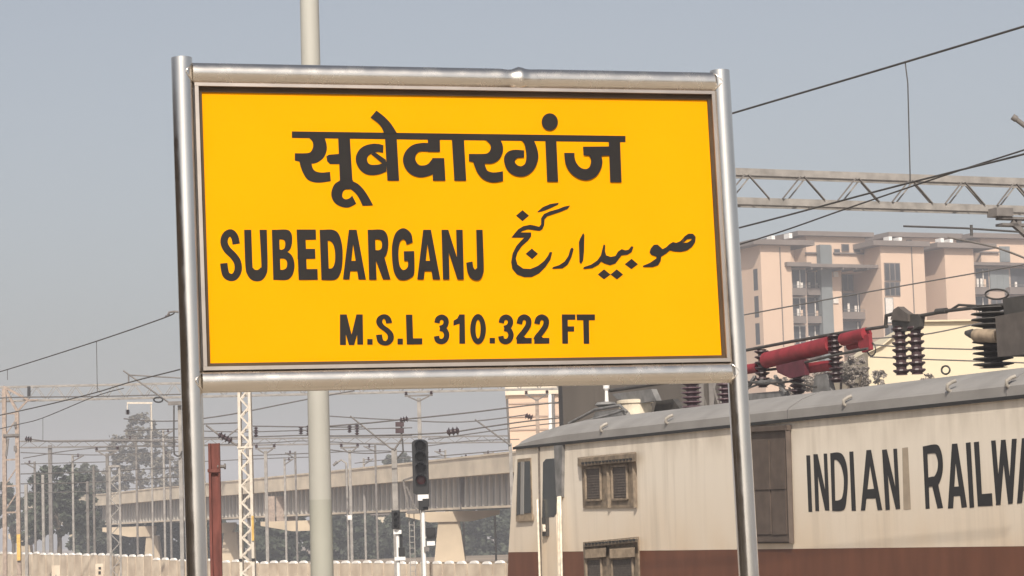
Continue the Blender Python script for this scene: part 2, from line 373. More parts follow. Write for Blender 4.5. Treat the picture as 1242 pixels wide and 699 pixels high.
pr.strip(z4([(190,430),(205,480),(230,535),(270,580),(325,605),(375,608),(435,597)]), z4([(285,455),(292,480),(305,510),(325,522),(355,528),(395,525),(433,518)]))
z5 = zoom(605,130,6.66)
pr.strip(z5([(280,262),(305,320),(320,390),(310,450),(280,510),(230,550),(180,562),(120,550),(70,510),(45,450),(45,400),(75,360),(130,345),(205,350)]),
         z5([(178,262),(205,295),(218,350),(222,400),(218,440),(205,465),(180,478),(155,472),(138,458),(130,440),(135,425),(150,412),(175,408),(205,408)]))
pr.poly(z5([(375,260),(465,262),(480,603),(390,603)]))
pr.poly(z5([(412+66*math.cos(a*.2618), 120+70*math.sin(a*.2618)) for a in range(24)]))
z6 = zoom(680,130,6.66)
pr.poly(z6([(388,265),(480,265),(493,607),(400,607)])); pr.poly(z6([(180,320),(395,318),(400,390),(325,395),(185,390)]))
pr.strip(z6([(328,390),(338,440),(325,500),(290,555),(240,585),(190,590),(130,570),(75,525),(40,460),(28,370)]),
         z6([(225,385),(242,415),(245,445),(235,480),(215,498),(190,500),(160,488),(130,455),(115,415),(112,370)]))
pr.mb.build('hindi_lettering', 'letter', sign)
# --- Urdu
pr = Print(SF, -.0012); u1 = zoom(615,240,6.66); u2 = zoom(730,240,6.66)
for d in ([(72,145),(125,100),(178,145),(125,190)], [(150,453),(200,410),(250,453),(203,497)], [(733,620),(783,578),(836,620),(783,660)]): pr.poly(u1(d))
for d in ([(185,537),(240,493),(292,537),(238,577)], [(70,620),(120,578),(172,620),(122,660)]): pr.poly(u2(d))
pr.poly(u1([(245,113),(290,75),(350,50),(418,40),(412,55),(360,80),(300,105),(250,118)]))
pr.poly(u1([(510,62),(490,90),(430,115),(370,135),(325,150),(303,175),(300,220),(285,255),(262,268),(220,262),(170,255),(125,268),(108,280),(195,280),(195,310),(170,345),(120,390),(85,440),(70,490),(85,540),(130,572),(190,575),(250,550),(300,510),(330,470),(345,438),(365,440),(350,500),(310,560),(260,610),(200,640),(140,642),(80,620),(42,575),(33,520),(45,450),(75,390),(115,345),(140,322),(35,322),(60,290),(90,255),(130,230),(185,218),(225,225),(260,235),(275,215),(275,165),(300,130),(350,108),(410,92),(460,72)]))
pr.poly(u1([(525,400),(538,415),(520,480),(490,540),(450,570),(365,575),(370,560),(420,545),(465,515),(495,470),(512,415)]))
pr.poly(u1([(615,285),(625,300),(622,430),(615,505),(598,535),(585,520),(580,360),(590,330)]))
pr.poly(u1([(615,577),(620,560),(680,540),(730,505),(758,465),(770,415),(781,375),(794,385),(791,430),(801,465),(836,478),(876,470),(896,435),(926,415),(956,425),(981,420),(1006,390),(1021,398),(1006,440),(971,460),(926,465),(906,490),(876,530),(831,545),(786,530),(760,515),(740,540),(690,568)]))
pr.poly(u2([(385,440),(395,410),(420,380),(450,378),(475,400),(490,415),(520,400),(545,375),(575,357),(600,365),(635,350),(655,327),(655,365),(690,362),(720,345),(725,330),(690,335),(656,364),(656,326),(670,310),(700,290),(735,290),(758,315),(755,355),(730,395),(690,425),(640,437),(590,435),(550,425),(520,450),(480,475),(475,510),(455,545),(410,560),(335,560),(330,550),(390,525),(440,490),(440,475),(400,462)]))
pr.mb.build('urdu_lettering', 'letter', sign)
# --- English: glyphs as (kind, points...) in their own measured space
GL = {
 'S': [('k', 62, [(252,250),(240,192),(207,156),(165,178),(150,235),(175,295),(225,345),(262,400),(268,465),(245,515),(210,530),(170,510),(155,465),(148,410)])],
 'U': [('s', [(318,130),(328,430),(345,505),(378,548),(425,562),(470,550),(503,505),(515,430),(508,130)], [(378,130),(388,420),(395,450),(408,464),(425,466),(440,462),(455,445),(462,420),(447,130)])],
 'B': [('p', [(550,130),(610,130),(625,550),(562,550)]), ('s', [(590,130),(680,130),(715,165),(720,230),(705,290),(670,320),(600,340)], [(605,212),(640,212),(658,225),(662,255),(655,285),(635,297),(610,300)]),
       ('s', [(600,290),(690,320),(730,370),(740,440),(722,510),(680,548),(600,550)], [(610,372),(650,372),(672,388),(678,418),(670,450),(645,464),(615,466)])],
 'E': [('p', [(757,128),(830,128),(845,548),(775,550)]), ('p', [(757,128),(918,128),(920,212),(760,215)]), ('p', [(765,290),(912,290),(915,372),(765,375)]), ('p', [(770,460),(932,458),(935,548),(775,550)])],
 'D': [('p', [(950,130),(1015,130),(1030,550),(965,550)]), ('s', [(980,130),(1060,130),(1110,165),(1138,260),(1142,380),(1128,480),(1085,545),(985,550)], [(1010,222),(1035,222),(1060,245),(1075,290),(1080,350),(1075,410),(1055,450),(1020,455)])],
 'A': [('p', [(575,130),(612,130),(610,250),(580,545),(525,545)]), ('p', [(575,130),(640,130),(718,545),(655,545),(610,250)]), ('p', [(575,390),(640,390),(660,475),(575,475)])],
 'R': [('p', [(110,130),(170,130),(185,548),(122,548)]), ('s', [(140,130),(230,130),(270,165),(283,230),(275,310),(245,365),(160,385)], [(170,210),(200,210),(222,220),(230,250),(225,285),(205,300),(175,300)]), ('p', [(175,375),(248,350),(302,545),(238,545)])],
 'G': [('s', [(488,235),(475,165),(430,122),(385,122),(340,165),(315,260),(315,380),(330,480),(365,540),(415,552),(465,535),(500,490),(500,310)], [(435,255),(428,225),(415,212),(400,212),(380,235),(368,300),(370,380),(380,435),(398,462),(415,466),(435,455),(448,430),(445,375)]), ('p', [(412,310),(500,308),(500,390),(415,390)])],
 'N': [('p', [(728,130),(785,130),(795,545),(740,545)]), ('p', [(850,130),(905,130),(915,545),(862,545)]), ('p', [(728,130),(785,130),(915,545),(862,545)])],
 'J': [('s', [(1072,130),(1082,430),(1075,500),(1050,545),(1010,552),(970,530),(945,480),(935,405)], [(1018,130),(1025,430),(1022,450),(1014,460),(1008,462),(998,450),(992,430),(988,395)])],
}
def glyph(pr, key, f, wscale=1.0):
    for it in GL[key]:
        if it[0] == 'p': pr.poly(f(it[1]))
        elif it[0] == 's': pr.strip(f(it[1]), f(it[2]))
        else:
            c = smooth_pts(it[2], 4); a = []; b = []; wd = it[1]
            for i, q in enumerate(c):
                p_, n_ = c[max(i-1,0)], c[min(i+1,len(c)-1)]; dx, dy = n_[0]-p_[0], n_[1]-p_[1]; L = math.hypot(dx,dy)
                a.append((q[0]-dy/L*wd/2, q[1]+dx/L*wd/2)); b.append((q[0]+dy/L*wd/2, q[1]-dx/L*wd/2))
            pr.strip(f(a), f(b), False)
pr = Print(SF, -.0012); zc = zoom(250,260,6.9); zd = zoom(430,260,6.9)
for k in 'SUBED': glyph(pr, k, zc)
glyph(pr, 'A', lambda pts: zc([(x+620, y) for x, y in pts]))
for k in 'RGANJ': glyph(pr, k, zd)
pr.mb.build('english_lettering', 'letter', sign)
ze = zoom(400,370,3.653); pr = Print(SF, -.0012)
for q in ([(45,42),(70,42),(72,178),(45,178)], [(118,42),(146,42),(148,176),(122,176)], [(45,42),(75,42),(108,178),(85,178)], [(118,42),(146,42),(108,178),(85,178)],
          [(166,151),(190,151),(190,176),(166,176)], [(300,149),(324,149),(324,175),(300,175)], [(337,43),(366,43),(370,175),(341,175)], [(341,148),(410,148),(410,174),(341,175)]): pr.poly(ze(q))
glyph(pr, 'S', lambda pts: ze([(205+(x-118)*78/180, 40+(y-122)*140/440) for x, y in pts]))
pr.mb.build('height_lettering', 'letter', sign); pr = Print(SF, -.0012)
for q in ([(1028,42),(1054,42),(1056,172),(1030,172)], [(1028,42),(1088,42),(1088,66),(1028,66)], [(1030,95),(1083,95),(1083,118),(1030,118)], [(1093,42),(1175,42),(1175,68),(1095,68)], [(1122,42),(1148,42),(1150,172),(1125,172)]): pr.poly(ze(q))
pr.mb.build('height_lettering', 'letter', sign); pr = Print(SF, -.0012)
for q in ([(708,146),(732,146),(732,171),(708,171)], [(574,42),(598,42),(600,172),(574,172)], [(574,42),(590,42),(578,82),(548,92),(548,70),(565,60)],
          [(828,172),(828,150),(846,130),(868,146),(895,146),(895,171)], [(906,172),(906,150),(924,130),(946,146),(973,146),(973,171)]): pr.poly(ze(q))
for dx in (0, 285):
    pr.stroke(ze([(x+dx, y) for x, y in [(475,80),(480,62),(497,54),(513,64),(515,82),(506,97),(488,104)]]), 24/3.653)
    pr.stroke(ze([(x+dx, y) for x, y in [(488,104),(508,110),(518,132),(511,154),(495,162),(478,156),(473,138)]]), 24/3.653)
for dx in (0, 78): pr.stroke(ze([(x+dx, y) for x, y in [(840,84),(846,62),(863,54),(880,66),(879,90),(864,115),(842,142),(836,155)]]), 25/3.653)
ang = [2*math.pi*i/28 for i in range(29)]
pr.strip(ze([(657+35*math.cos(a), 107+67*math.sin(a)) for a in ang]), ze([(657+11*math.cos(a), 107+42*math.sin(a)) for a in ang]), False)
pr.mb.build('height_lettering', 'letter', sign)

# ================================================================== LOCOMOTIVE
ZS, ZG, BW = 1.953, 3.703, 3.10
LF = TF
uf, _ = LF.uw(626, 537); loco = thing('electric_locomotive', 'cream and red electric locomotive with grey roof and black lettering standing behind the sign', 'locomotive', LF.p(uf+10, 1.55, 0))
u2_, w2_ = LF.uw(622, 590); u3, _ = LF.uw(616.7, 671.3)
UE = uf + 20.2
def body(prof, m, name): 
    q = MB(); q.prism([LF.p(u, 0, w_) for u, w_ in prof], [LF.p(u, BW, w_) for u, w_ in prof]); return q.build(name, m, loco)
body([(u3, ZS), (u2_, w2_), (uf, ZG), (UE-.4, ZG), (UE, ZS)], 'cream', 'body_shell')
body([(u3-.12, 1.1), (u3-.003, ZS-.002), (UE, ZS-.002), (UE+.1, 1.1)], 'red', 'lower_band')
# roof: stations along the length, cross section lofted
def upx(x, y=520): return LF.uw(x, y)[0]
st = [(uf-.02, .02, .03), (uf+.12, .10, .05), (uf+.35, .16, .09), (upx(648), .24, .16), (upx(665), .31, .26), (upx(690), .36, .38), (upx(745), .375, .48), (UE-.9, .38, .5), (UE-.35, .2, .3)]
def section(h, iv=.5):
    return [(-.045, -.03), (-.045, .13*h/.38), (-.01, .165*h/.38), (.4*iv, .28*h/.38), (iv, h), (BW-iv, h), (BW-.4*iv, .28*h/.38), (BW+.01, .165*h/.38), (BW+.045, .13*h/.38), (BW+.045, -.03)]
q = MB(); loops = [[LF.p(u, v, ZG+w_) for v, w_ in section(h, iv)] for u, h, iv in st]; n = 10
for i in range(len(loops)-1): q.add(loops[i]+loops[i+1], [(k, (k+1) % n, n+(k+1) % n, n+k) for k in range(n)])
q.add(loops[0], [tuple(range(n))]); q.add(loops[-1], [tuple(range(n))])
q.build('roof', 'roofgrey', loco)
q = MB(); q.fbox(LF, uf-.03, UE-.3, -.052, -.046, ZG-.032, ZG+.012); q.build('gutter', 'black', loco)
for x in (959, 1226):                     # roof section joints
    u, _ = LF.uw(x, 500); q = MB(); sec = section(.38)
    q.prism([LF.p(u-.012, v-.006, ZG+w_+.006) for v, w_ in sec], [LF.p(u+.012, v-.006, ZG+w_+.006) for v, w_ in sec]); q.build('roof_joint', 'roofdark', loco)
for x, y in ((732,516), (811,506), (1027,484), (1153,466), (1225,461)):
    P0 = LF.px(x, y+6, -.02); q = MB(); L = lambda a, b, c: P0 + LF.U*a + LF.V*b + LF.W*c
    q.tube([L(0,0,-.03), L(0,-.05,0), L(.01,-.05,.05), L(.04,.0,.085), L(.07,.04,.10)], .024, 8); q.build('lifting_hook', 'hook', loco)
# louvre windows
def louvre_window(frame, panes, hood, bar, name):
    fr = MB(); x0, y0, x1, y1 = frame
    def skew(x): return -(x-735)*.10
    fr.pxprism(LF, [(x0,y0+skew(x0)),(x1,y0+skew(x1)),(x1+2,y1+skew(x1)*.1),(x0+2,y1+skew(x0)*.1)], -.03, .005)
    f_ = fr.build(name, 'louvre', loco)
    for (a, b_, c, d) in panes:
        q = MB(); q.pxprism(LF, [(a,b_),(c,b_-1.5),(c+1,d-.7),(a+1,d)], -.034, -.028); pn = q.build('pane', 'louvredark', f_)
        rim = MB()
        for P1, P2 in (((a,b_),(c,b_-1.5)), ((c,b_-1.5),(c+1,d-.7)), ((c+1,d-.7),(a+1,d)), ((a+1,d),(a,b_))):
            rim.bar(LF.px(*P1,-.05), LF.px(*P2,-.05), .035)
        rim.build('pane_rim', 'louvre', f_)
        sl = MB(); k = 12
        for i in range(1, k):
            yy = b_+(d-b_)*i/k; sl.bar(LF.px(a+1,yy,-.04), LF.px(c,yy-1,-.04), .012, .02)
        sl.build('louvre_slats', 'louvredark', f_, 'stuff')
    q = MB(); a, b_, c, d = hood
    q.prism([LF.px(x, y, -.03) for x, y in ((a,b_+4),(c,b_-3),(c,d-6),(a,d))], [LF.px(x, y, -.12) for x, y in ((a+1,b_+6),(c+1,b_-1),(c+1,d-6.5),(a+1,d))]); q.build('rain_hood', 'louvre', f_)
    q = MB()
    for i in range(15):
        x = bar[0]+(bar[2]-bar[0])*i/14; y = bar[1]+(bar[3]-bar[1])*i/14
        q.bar(LF.px(x,y,-.13), LF.px(x+2,y+.0,-.13), .03, .03)
    q.build('vent_slots', 'black', f_, 'stuff')
    return f_
louvre_window((705,555,769,616), [(710,568,728,607),(742,566,760,606)], (700.5,551,771,566), (706,562,764,557), 'louvre_window')
lw = louvre_window((707,655,773,712), [(711,679,729,712),(742,678,767,712)], (707.5,655,773,664), (710,660,768,655), 'louvre_window')
for a, c in ((708.5,734), (738.5,769)):
    q = MB(); q.prism([LF.px(x, y, -.03) for x, y in ((a,664),(c,662),(c,675),(a,677))], [LF.px(x, y, -.11) for x, y in ((a+1,667),(c+1,665),(c+1,675.5),(a+1,677.5))]); q.build('tan_hood', 'hood', lw)
for x in (737, 768.5): 
    q = MB(); q.bar(LF.px(x,556,-.04), LF.px(x+2,616,-.04), .05); q.build('mullion', 'louvre', loco)
# tall brown panel beside the right post
pn = MB().pxprism(LF, [(893,524),(957,519.5),(961,659),(896,659.5)], -.03, .005).build('filter_door', 'brownpanel', loco)
for a, c in ((899,932), (934,951)):
    MB().pxprism(LF, [(a,537),(c,534),(c+3,648),(a+3,649)], -.045, -.028).build('door_leaf', 'brownpanel', pn)
q = MB(); q.bar(LF.px(893,522,-.05), LF.px(957,518.5,-.05), .07); q.bar(LF.px(955,519,-.05), LF.px(959.5,659,-.05), .06); q.bar(LF.px(896,655,-.05), LF.px(960,655,-.05), .05)
q.bar(LF.px(900,594,-.05), LF.px(953,592,-.05), .02); q.build('door_frame', 'brownpanel', pn)
# cab side: window, door, handrails
cw = MB().pxprism(LF, [(627.5,557),(643,555.5),(645,627),(625.5,630)], -.02, .004).build('cab_window', 'louvre', loco)
MB().pxprism(LF, [(628.2,561),(631,560.5),(630.5,624),(626.5,625)], -.026, -.018).build('pane', 'glass', cw)
MB().pxprism(LF, [(636,560),(642.5,559.5),(644,622),(635.3,623)], -.026, -.018).build('pane', 'glass', cw)
MB().pxprism(LF, [(631.8,560),(635,560),(634.8,624),(631,624)], -.035, -.018).build('mullion', 'roofgrey', cw)
MB().pxprism(LF, [(626,626),(645,624),(645,631.5),(625.5,633)], -.05, -.018).build('sill', 'hood', cw)
dr = MB().pxprism(LF, [(655,541),(672,539.5),(677,712),(657,712)], -.012, .004).build('cab_door', 'cream', loco)
MB().pxprism(LF, [(658.5,561),(662,557),(673,556),(674.5,623),(672,627),(657.5,628)], -.018, -.010).build('door_window', 'glass', dr)
q = MB(); q.bar(LF.px(653.3,540,-.02), LF.px(656.5,710,-.02), .035); q.build('door_jamb', 'louvredark', loco)
MB().pxprism(LF, [(671.5,538.5),(682,537.5),(681,603),(674.5,603)], -.05, .0).build('grey_strip', 'equipgrey', loco)  # grey strip beside the cab door, from the roof down to the handrail
MB().pxprism(LF, [(657,628),(662,627.5),(662.5,650),(657.5,651)], -.07, -.010).build('door_handle', 'equipdark', dr)
q = MB(); q.bar(LF.px(659.5,636,-.09), LF.px(660,645,-.09), .05); q.build('lock_plate', 'weld', dr)
for x0, y0, x1, rr in ((651.8,607,654.8,.019), (676.8,603,678.4,.016), (679.3,603,681.3,.022)):
    q = MB(); q.tube([LF.px(x0,y0,0.0), LF.px(x0,y0,-.09), LF.px((x0*2+x1)/3,y0+32,-.1), LF.px(x1+.3,712,-.1)], rr, 8); q.build('handrail', 'rail_white', loco)
# lettering
pr = Print(LF, -.003); i1 = zoom(970,530,6.993); i2 = zoom(1110,520,6.356)
for q in ([(55,157),(88,157),(106,637),(74,637)], [(115,147),(148,147),(165,630),(133,630)], [(202,142),(232,142),(252,625),(222,625)], [(115,147),(152,147),(252,625),(215,625)],
          [(258,140),(292,140),(303,628),(275,628)], [(420,126),(455,124),(477,627),(440,627)], [(565,113),(603,111),(596,250),(555,625),(518,625)], [(568,113),(605,110),(700,620),(660,622),(597,250)], [(572,445),(640,440),(655,522),(565,524)],
          [(698,110),(735,106),(765,618),(728,620)], [(793,102),(825,100),(852,610),(820,612)], [(698,110),(738,106),(852,610),(815,614)]): pr.poly(i1(q))
pr.strip(i1([(258,140),(325,132),(370,160),(400,250),(408,370),(400,500),(385,600),(350,628),(275,628)]), i1([(285,198),(315,198),(350,245),(372,340),(372,440),(358,515),(340,533),(320,540),(300,540)]))
pr.mb.build('side_lettering', 'locoletter', loco); pr = Print(LF, -.003)
for q in ([(58,138),(92,134),(112,617),(80,620)], [(130,440),(178,432),(215,612),(172,617)], [(283,118),(325,115),(312,270),(293,614),(252,617)], [(283,118),(325,115),(400,605),(358,612),(312,270)], [(300,448),(350,445),(358,518),(292,522)],
          [(390,110),(427,105),(455,607),(420,612)], [(452,105),(492,100),(515,510),(520,598),(483,600)], [(510,505),(592,498),(598,595),(483,600)],
          [(585,93),(620,90),(660,585),(625,590)], [(622,590),(658,587),(697,85),(662,88)], [(660,88),(697,85),(752,578),(717,582)], [(717,582),(752,578),(783,78),(745,80)],
          [(822,75),(865,72),(855,210),(825,572),(785,578)], [(825,75),(867,70),(945,560),(900,565),(855,225)], [(842,405),(893,402),(903,475),(835,480)],
          [(955,62),(995,59),(1035,300),(1040,555),(1002,558),(1000,330)], [(1080,52),(1120,48),(1035,330),(1002,330)]): pr.poly(i2(q))
pr.strip(i2([(58,138),(160,122),(195,160),(212,240),(210,340),(180,430),(150,445),(85,450)]), i2([(88,195),(150,190),(165,215),(175,260),(170,320),(150,365),(130,370),(96,378)]))
pr.stroke(i2([(1260,150),(1225,75),(1180,130),(1200,230),(1262,330),(1275,450),(1235,525),(1190,430)]), 7)
pr.mb.build('side_lettering', 'locoletter', loco)
pr = Print(LF, -.0022, .0002); pr.poly(i1([(868,95),(918,88),(943,615),(905,622),(880,618)]))
pr.mb.build('repainted_patch', 'patch', loco)
# under parts, mostly below the frame
q = MB(); q.fbox(LF, u3+.2, UE-.3, .15, BW-.15, .75, 1.1); q.build('underframe', 'equipdark', loco)
for uc in (u3+4.2, UE-4.2):
    q = MB(); q.fbox(LF, uc-2.6, uc+2.6, .45, .65, .45, .8); q.fbox(LF, uc-2.6, uc+2.6, BW-.65, BW-.45, .45, .8); q.build('bogie', 'equipdark', loco)
    for k in (-1.85, 0, 1.85):
        for v in (.70, 2.27):
            q = MB(); q.lathe(LF.p(uc+k, v, .546), NRM, [(0,.02),(.0,.546),(.13,.546),(.13,.02)], 24); q.build('wheel', 'railsteel', loco)
# roof equipment on the centre line
VC = 1.55
def mpp(px, py, v=VC): return ((LF.px(px, py, v)-EYE).dot(CAMROT @ Vector((0,0,-1))))/FOC     # metres per pixel there
def insulator(px, y0, y1, rpx, n, m='insul', v=VC, core=.5):
    a, b_ = LF.px(px+ (y1-y0)*.03, y1, v), LF.px(px, y0, v); b_ = Vector((a.x, a.y, b_.z)); H = b_.z-a.z; R_ = rpx*mpp(px, y1, v)
    prof = [(0, R_*.7)]
    for i in range(n):
        h0 = H*(i+.15)/n; h1 = H*(i+.55)/n; h2 = H*(i+.75)/n
        prof += [(h0, R_*core), (h1, R_), (h2, R_*.95), (h2+.001, R_*core)]
    prof += [(H, R_*.7)]
    q = MB(); q.lathe(a, UP, prof, 16); return q.build('roof_insulator', m, loco)
def tube(name, m, pts, rpx, v=VC, n=10):
    q = MB(); q.tube([LF.px(x, y, v) for x, y in pts], rpx*mpp(*pts[0], v), n); return q.build(name, m, loco)
def block(name, m, pts, v0, v1): q = MB(); q.pxprism(LF, pts, v0, v1); return q.build(name, m, loco)
a = LF.px(771, 512, VC); k = mpp(771, 500)
q = MB(); q.lathe(a, UP, [(0,20*k),(22*k,20*k),(22.5*k,22*k),(26*k,22*k),(27*k,18*k),(28*k,4*k)], 28); q.build('vent_drum', 'drum', loco)
a = LF.px(735, 496, VC); q = MB(); q.lathe(a, UP, [(0,5*k),(5*k,14*k),(8*k,11*k),(9*k,3*k)], 18); q.build('horn_disc', 'equipgrey', loco)
q = MB(); q.lathe(LF.px(736, 488, VC), UP, [(0,2.5*k),(14*k,2*k),(17*k,4*k),(26*k,4*k)], 12); q.build('white_stub', 'white', loco)
tube('tray_arm', 'equipgrey', [(690,514),(722,497),(752,492),(760,500)], 1.8, 1.2); tube('tray_arm', 'equipgrey', [(700,514),(740,503),(758,497)], 1.6, 1.0)
block('cab_fan_tray', 'equipgrey', [(716,512),(722,500),(752,496),(757,508)], 1.2, 1.35)
block('air_deflector', 'equipgrey', [(742,478),(790,472),(796,486),(772,490),(748,484)], 1.5, 1.6)
block('equipment_cabinet', 'equipdark', [(792,503),(796,487),(816,484),(828,500)], 1.9, 2.0)
tube('tray_arm', 'equipdark', [(740,474),(775,469),(815,463)], 2.2, 1.7)
insulator(838, 446, 497, 12.5, 9, 'insulpurple'); insulator(880, 446, 494, 11.5, 8, 'insulpurple')
# right of the post: red disconnector group
block('base_bracket', 'equipgrey', [(896,492),(903,478),(950,474),(957,488)], 1.5, 1.58)
for P1, P2, wd in (((900,480),(916,457),3.5), ((953,477),(940,456),3.5), ((912,464),(947,461),3), ((905,472),(936,460),2), ((951,470),(922,461),2)):
    q = MB(); q.bar(LF.px(*P1, 1.48), LF.px(*P2, 1.48), wd*mpp(*P1, 1.48)); q.build('bracket_strut', 'equipgrey', loco)
tube('tray_arm', 'equipdark', [(900,462),(925,466),(958,463),(990,470)], 1.3, 1.44)
block('base_bracket', 'equipgrey', [(984,486),(988,456),(1002,452),(1010,482)], 1.5, 1.58)
insulator(924, 424, 470, 9, 7); insulator(967, 447, 484, 10, 6); insulator(1013, 405, 464, 9, 9)
tube('red_tube', 'equipred', [(930,437),(972,427),(1009,417.5)], 10, VC, 16); tube('red_tube', 'equipred', [(972,448),(1010,443)], 6.5, VC-.02, 12)
tube('red_tube', 'equipred', [(1023,412),(1051,405)], 8, VC, 12); tube('red_tube', 'equipred', [(1030,420),(1046,416)], 5, VC+.1, 12)
tube('red_tube', 'equipred', [(900,449),(920,446)], 6, VC, 12)
block('red_housing', 'darkred', [(941,444),(975,436),(976,455),(958,459),(943,452)], 1.38, 1.46)
block('red_housing', 'equipred', [(1040,410),(1053,405),(1055,424),(1046,428),(1041,420)], 1.5, 1.56)
tube('bus_bar', 'equipdark', [(900,426),(962,414),(1020,404),(1076,396)], 1.9); tube('bus_bar', 'equipdark', [(1074,398),(1075,383),(1083,381)], 2.4)
tube('bus_bar', 'equipdark', [(975,440),(1012,431),(1052,423)], 1.6, 1.4); tube('bus_bar', 'equipdark', [(905,452),(938,448),(1012,440)], 1.6, 1.7)
def loop(px, py, rx, ry, rpx, v=VC, name='corona_ring'):
    return tube(name, 'equipdark', [(px+rx*math.cos(a), py+ry*math.sin(a)) for a in [2*math.pi*i/20 for i in range(21)]], rpx, v, 6)
loop(1057, 424, 5, 8, .9); loop(1147, 449, 5, 5, 1.2); loop(1209, 357, 14, 6, 1.2)
insulator(1092, 396, 455, 10.5, 7, 'insul', VC, .6); insulator(1111, 394, 454, 10.5, 7, 'insul', VC+.05, .6)
block('insulator_head', 'equipbrown', [(1080,388),(1083,376),(1089,372),(1095,377),(1101,381),(1101,390)], 1.48, 1.58)
block('insulator_head', 'equipdark', [(1084,402),(1081,389),(1098,382),(1113,381),(1116,385),(1115,396),(1104,402)], 1.52, 1.60)
tube('bus_bar', 'equipdark', [(1112,384),(1150,377),(1195,372),(1250,367)], 2.2); tube('bus_bar', 'equipdark', [(1136,378),(1148,377)], 3.6)
tube('bus_bar', 'equipdark', [(1152,377),(1163,370),(1180,371),(1200,372)], 1.6)
insulator(1203, 371, 446, 25, 11, 'equipdark', VC, .45)
block('breaker_housing', 'equipbrown', [(1207,384),(1262,374),(1263,428),(1210,433)], 1.15, 2.0)
block('breaker_head', 'equipdark', [(1216,362),(1262,356),(1262,376),(1218,382)], 1.3, 1.9)
q = MB(); a = LF.px(1188, 409, 1.3); b_ = LF.px(1172, 403, 1.3); q.tube([LF.px(1212,408,1.3), LF.px(1184,407,1.3)], 8*mpp(1190,407), 12); q.build('terminal', 'hood', loco)
q = MB(); q.tube([LF.px(1186,406,1.3), LF.px(1179,405,1.3), LF.px(1172,404,1.3)], [5*mpp(1190,407), 6*mpp(1190,407), 3*mpp(1190,407)], 12); q.build('terminal', 'equipdark', loco)

# ================================================================== REFLECTED BLOCK (added out of view on the left, for the steel posts to reflect)
sb = thing('reflected_block', 'long brown block added out of view on the left for the sign posts to reflect', 'building', (-12, -4, .76))
MB().box(-16, -9, -26, 18, .70, 5.2).build('wall', 'louvre', sb)
MB().box(-16.4, -7.2, -26.4, 18.4, 5.2, 5.45).build('roof', 'slab', sb)
for i in range(10):
    f_ = MB().box(-9.0, -8.93, -24+i*4.2, -22.8+i*4.2, 1.5, 3.0).build('window', 'louvre', sb)
    MB().box(-8.94, -8.92, -23.9+i*4.2, -22.9+i*4.2, 1.6, 2.9).build('pane', 'opening', f_)

# ================================================================== POLES NEAR THE SIGN
def zt(px, py, Y): return at(px, py, Y).z
def post_xy(px, py, Y): a = at(px, py, Y); return a.x, a.y
x, y = post_xy(383, 350, 19.5); o = thing('lamp_pole', 'tall cream tapered pole standing right behind the yellow name board', 'pole', (x, y, .7))
zz = zt(395, 606, 19.5)
def rpole(px_w, Y): return px_w*Y/FOC/2
MB().tube([(x,y,.7),(x,y,zz)], [rpole(29,19.5), rpole(27.2,19.5)], 20).build('lower_shaft', 'polegrey', o)
MB().tube([(x,y,zz),(x,y,8.6)], [rpole(27.0,19.5), rpole(21,19.5)], 20).build('upper_shaft', 'polepaint', o)
q = MB(); q.box(x-.18, x+.18, y-.18, y+.18, .7, .725); q.build('base_plate', 'polegrey', o)
q = MB(); q.tube([(x,y,8.55),(x+.4,y-.1,8.9),(x+1.1,y-.3,9.05)], .04, 8); q.build('lamp_arm', 'polepaint', o)
q = MB(); q.hexa([Vector(c) for c in ((x+1.05,y-.42,8.98),(x+1.7,y-.55,9.05),(x+1.7,y-.25,9.05),(x+1.05,y-.15,8.98),(x+1.05,y-.4,9.08),(x+1.65,y-.52,9.13),(x+1.65,y-.28,9.13),(x+1.05,y-.17,9.08))]); q.build('lamp_head', 'white', o)

a = at(261, 600, 31); ztop = zt(259, 538, 31); o = thing('rusty_column', 'rusty red steel channel post beside the left sign post', 'post', (a.x, a.y, -.35))
wd = 14*31/FOC
q = MB(); q.box(a.x-wd/2, a.x+wd/2, a.y, a.y+.012, -.35, ztop); q.box(a.x-wd/2, a.x-wd/2+.03, a.y-.05, a.y-.001, -.35, ztop); q.box(a.x+wd/2-.02, a.x+wd/2, a.y-.05, a.y-.001, -.35, ztop); q.build('shaft', 'rust', o)
b_ = at(269, 566, 31); q = MB(); q.tube([b_+Vector((-.05,-.02,0)), b_+Vector((.03,-.02,0))], .02, 8); q.tube([b_+Vector((.03,-.02,0)), b_+Vector((.05,-.02,0))], .035, 8); q.build('bolt', 'galvdark', o)
q = MB(); q.box(a.x-wd/2-.01, a.x+wd/2+.005, a.y-.06, a.y-.0505, zt(261,571,31)-.02, zt(261,571,31)+.02); q.build('strap', 'rust', o)

# lattice mast with a painted band
def lattice(o, x, y, w0, w1, z0, z1, step, m, leg=.055, lace=.03, zsplit=None):
    for sx in (-1, 1):
        for sy in (-1, 1):
            q = MB(); q.bar((x+sx*w0/2, y+sy*w0/2, z0), (x+sx*w1/2, y+sy*w1/2, z1), leg); q.build('leg', m, o)
    q = MB(); z = z0; s = 1
    while z < z1-.01:
        zn = min(z+step, z1)
        for sy in (-1, 1):
            wa = w0+(w1-w0)*(z-z0)/(z1-z0)-leg; wb = w0+(w1-w0)*(zn-z0)/(z1-z0)-leg; yo = y+sy*(wa/2+leg/2+lace/2)
            q.bar((x-s*wa/2, yo, z), (x+s*wb/2, yo, zn), lace)
            q.bar((x+sy*(wa/2+leg/2+lace/2), y-s*wa/2, z), (x+sy*(wb/2+leg/2+lace/2), y+s*wb/2, zn), lace)
        s = -s; z = zn
    q.build('lacing', m, o, 'stuff')
x, y = post_xy(299, 600, 80); o = thing('lattice_mast', 'pale lattice mast with a yellow band, between left sign post and cream pole', 'mast', (x, y, -.35))
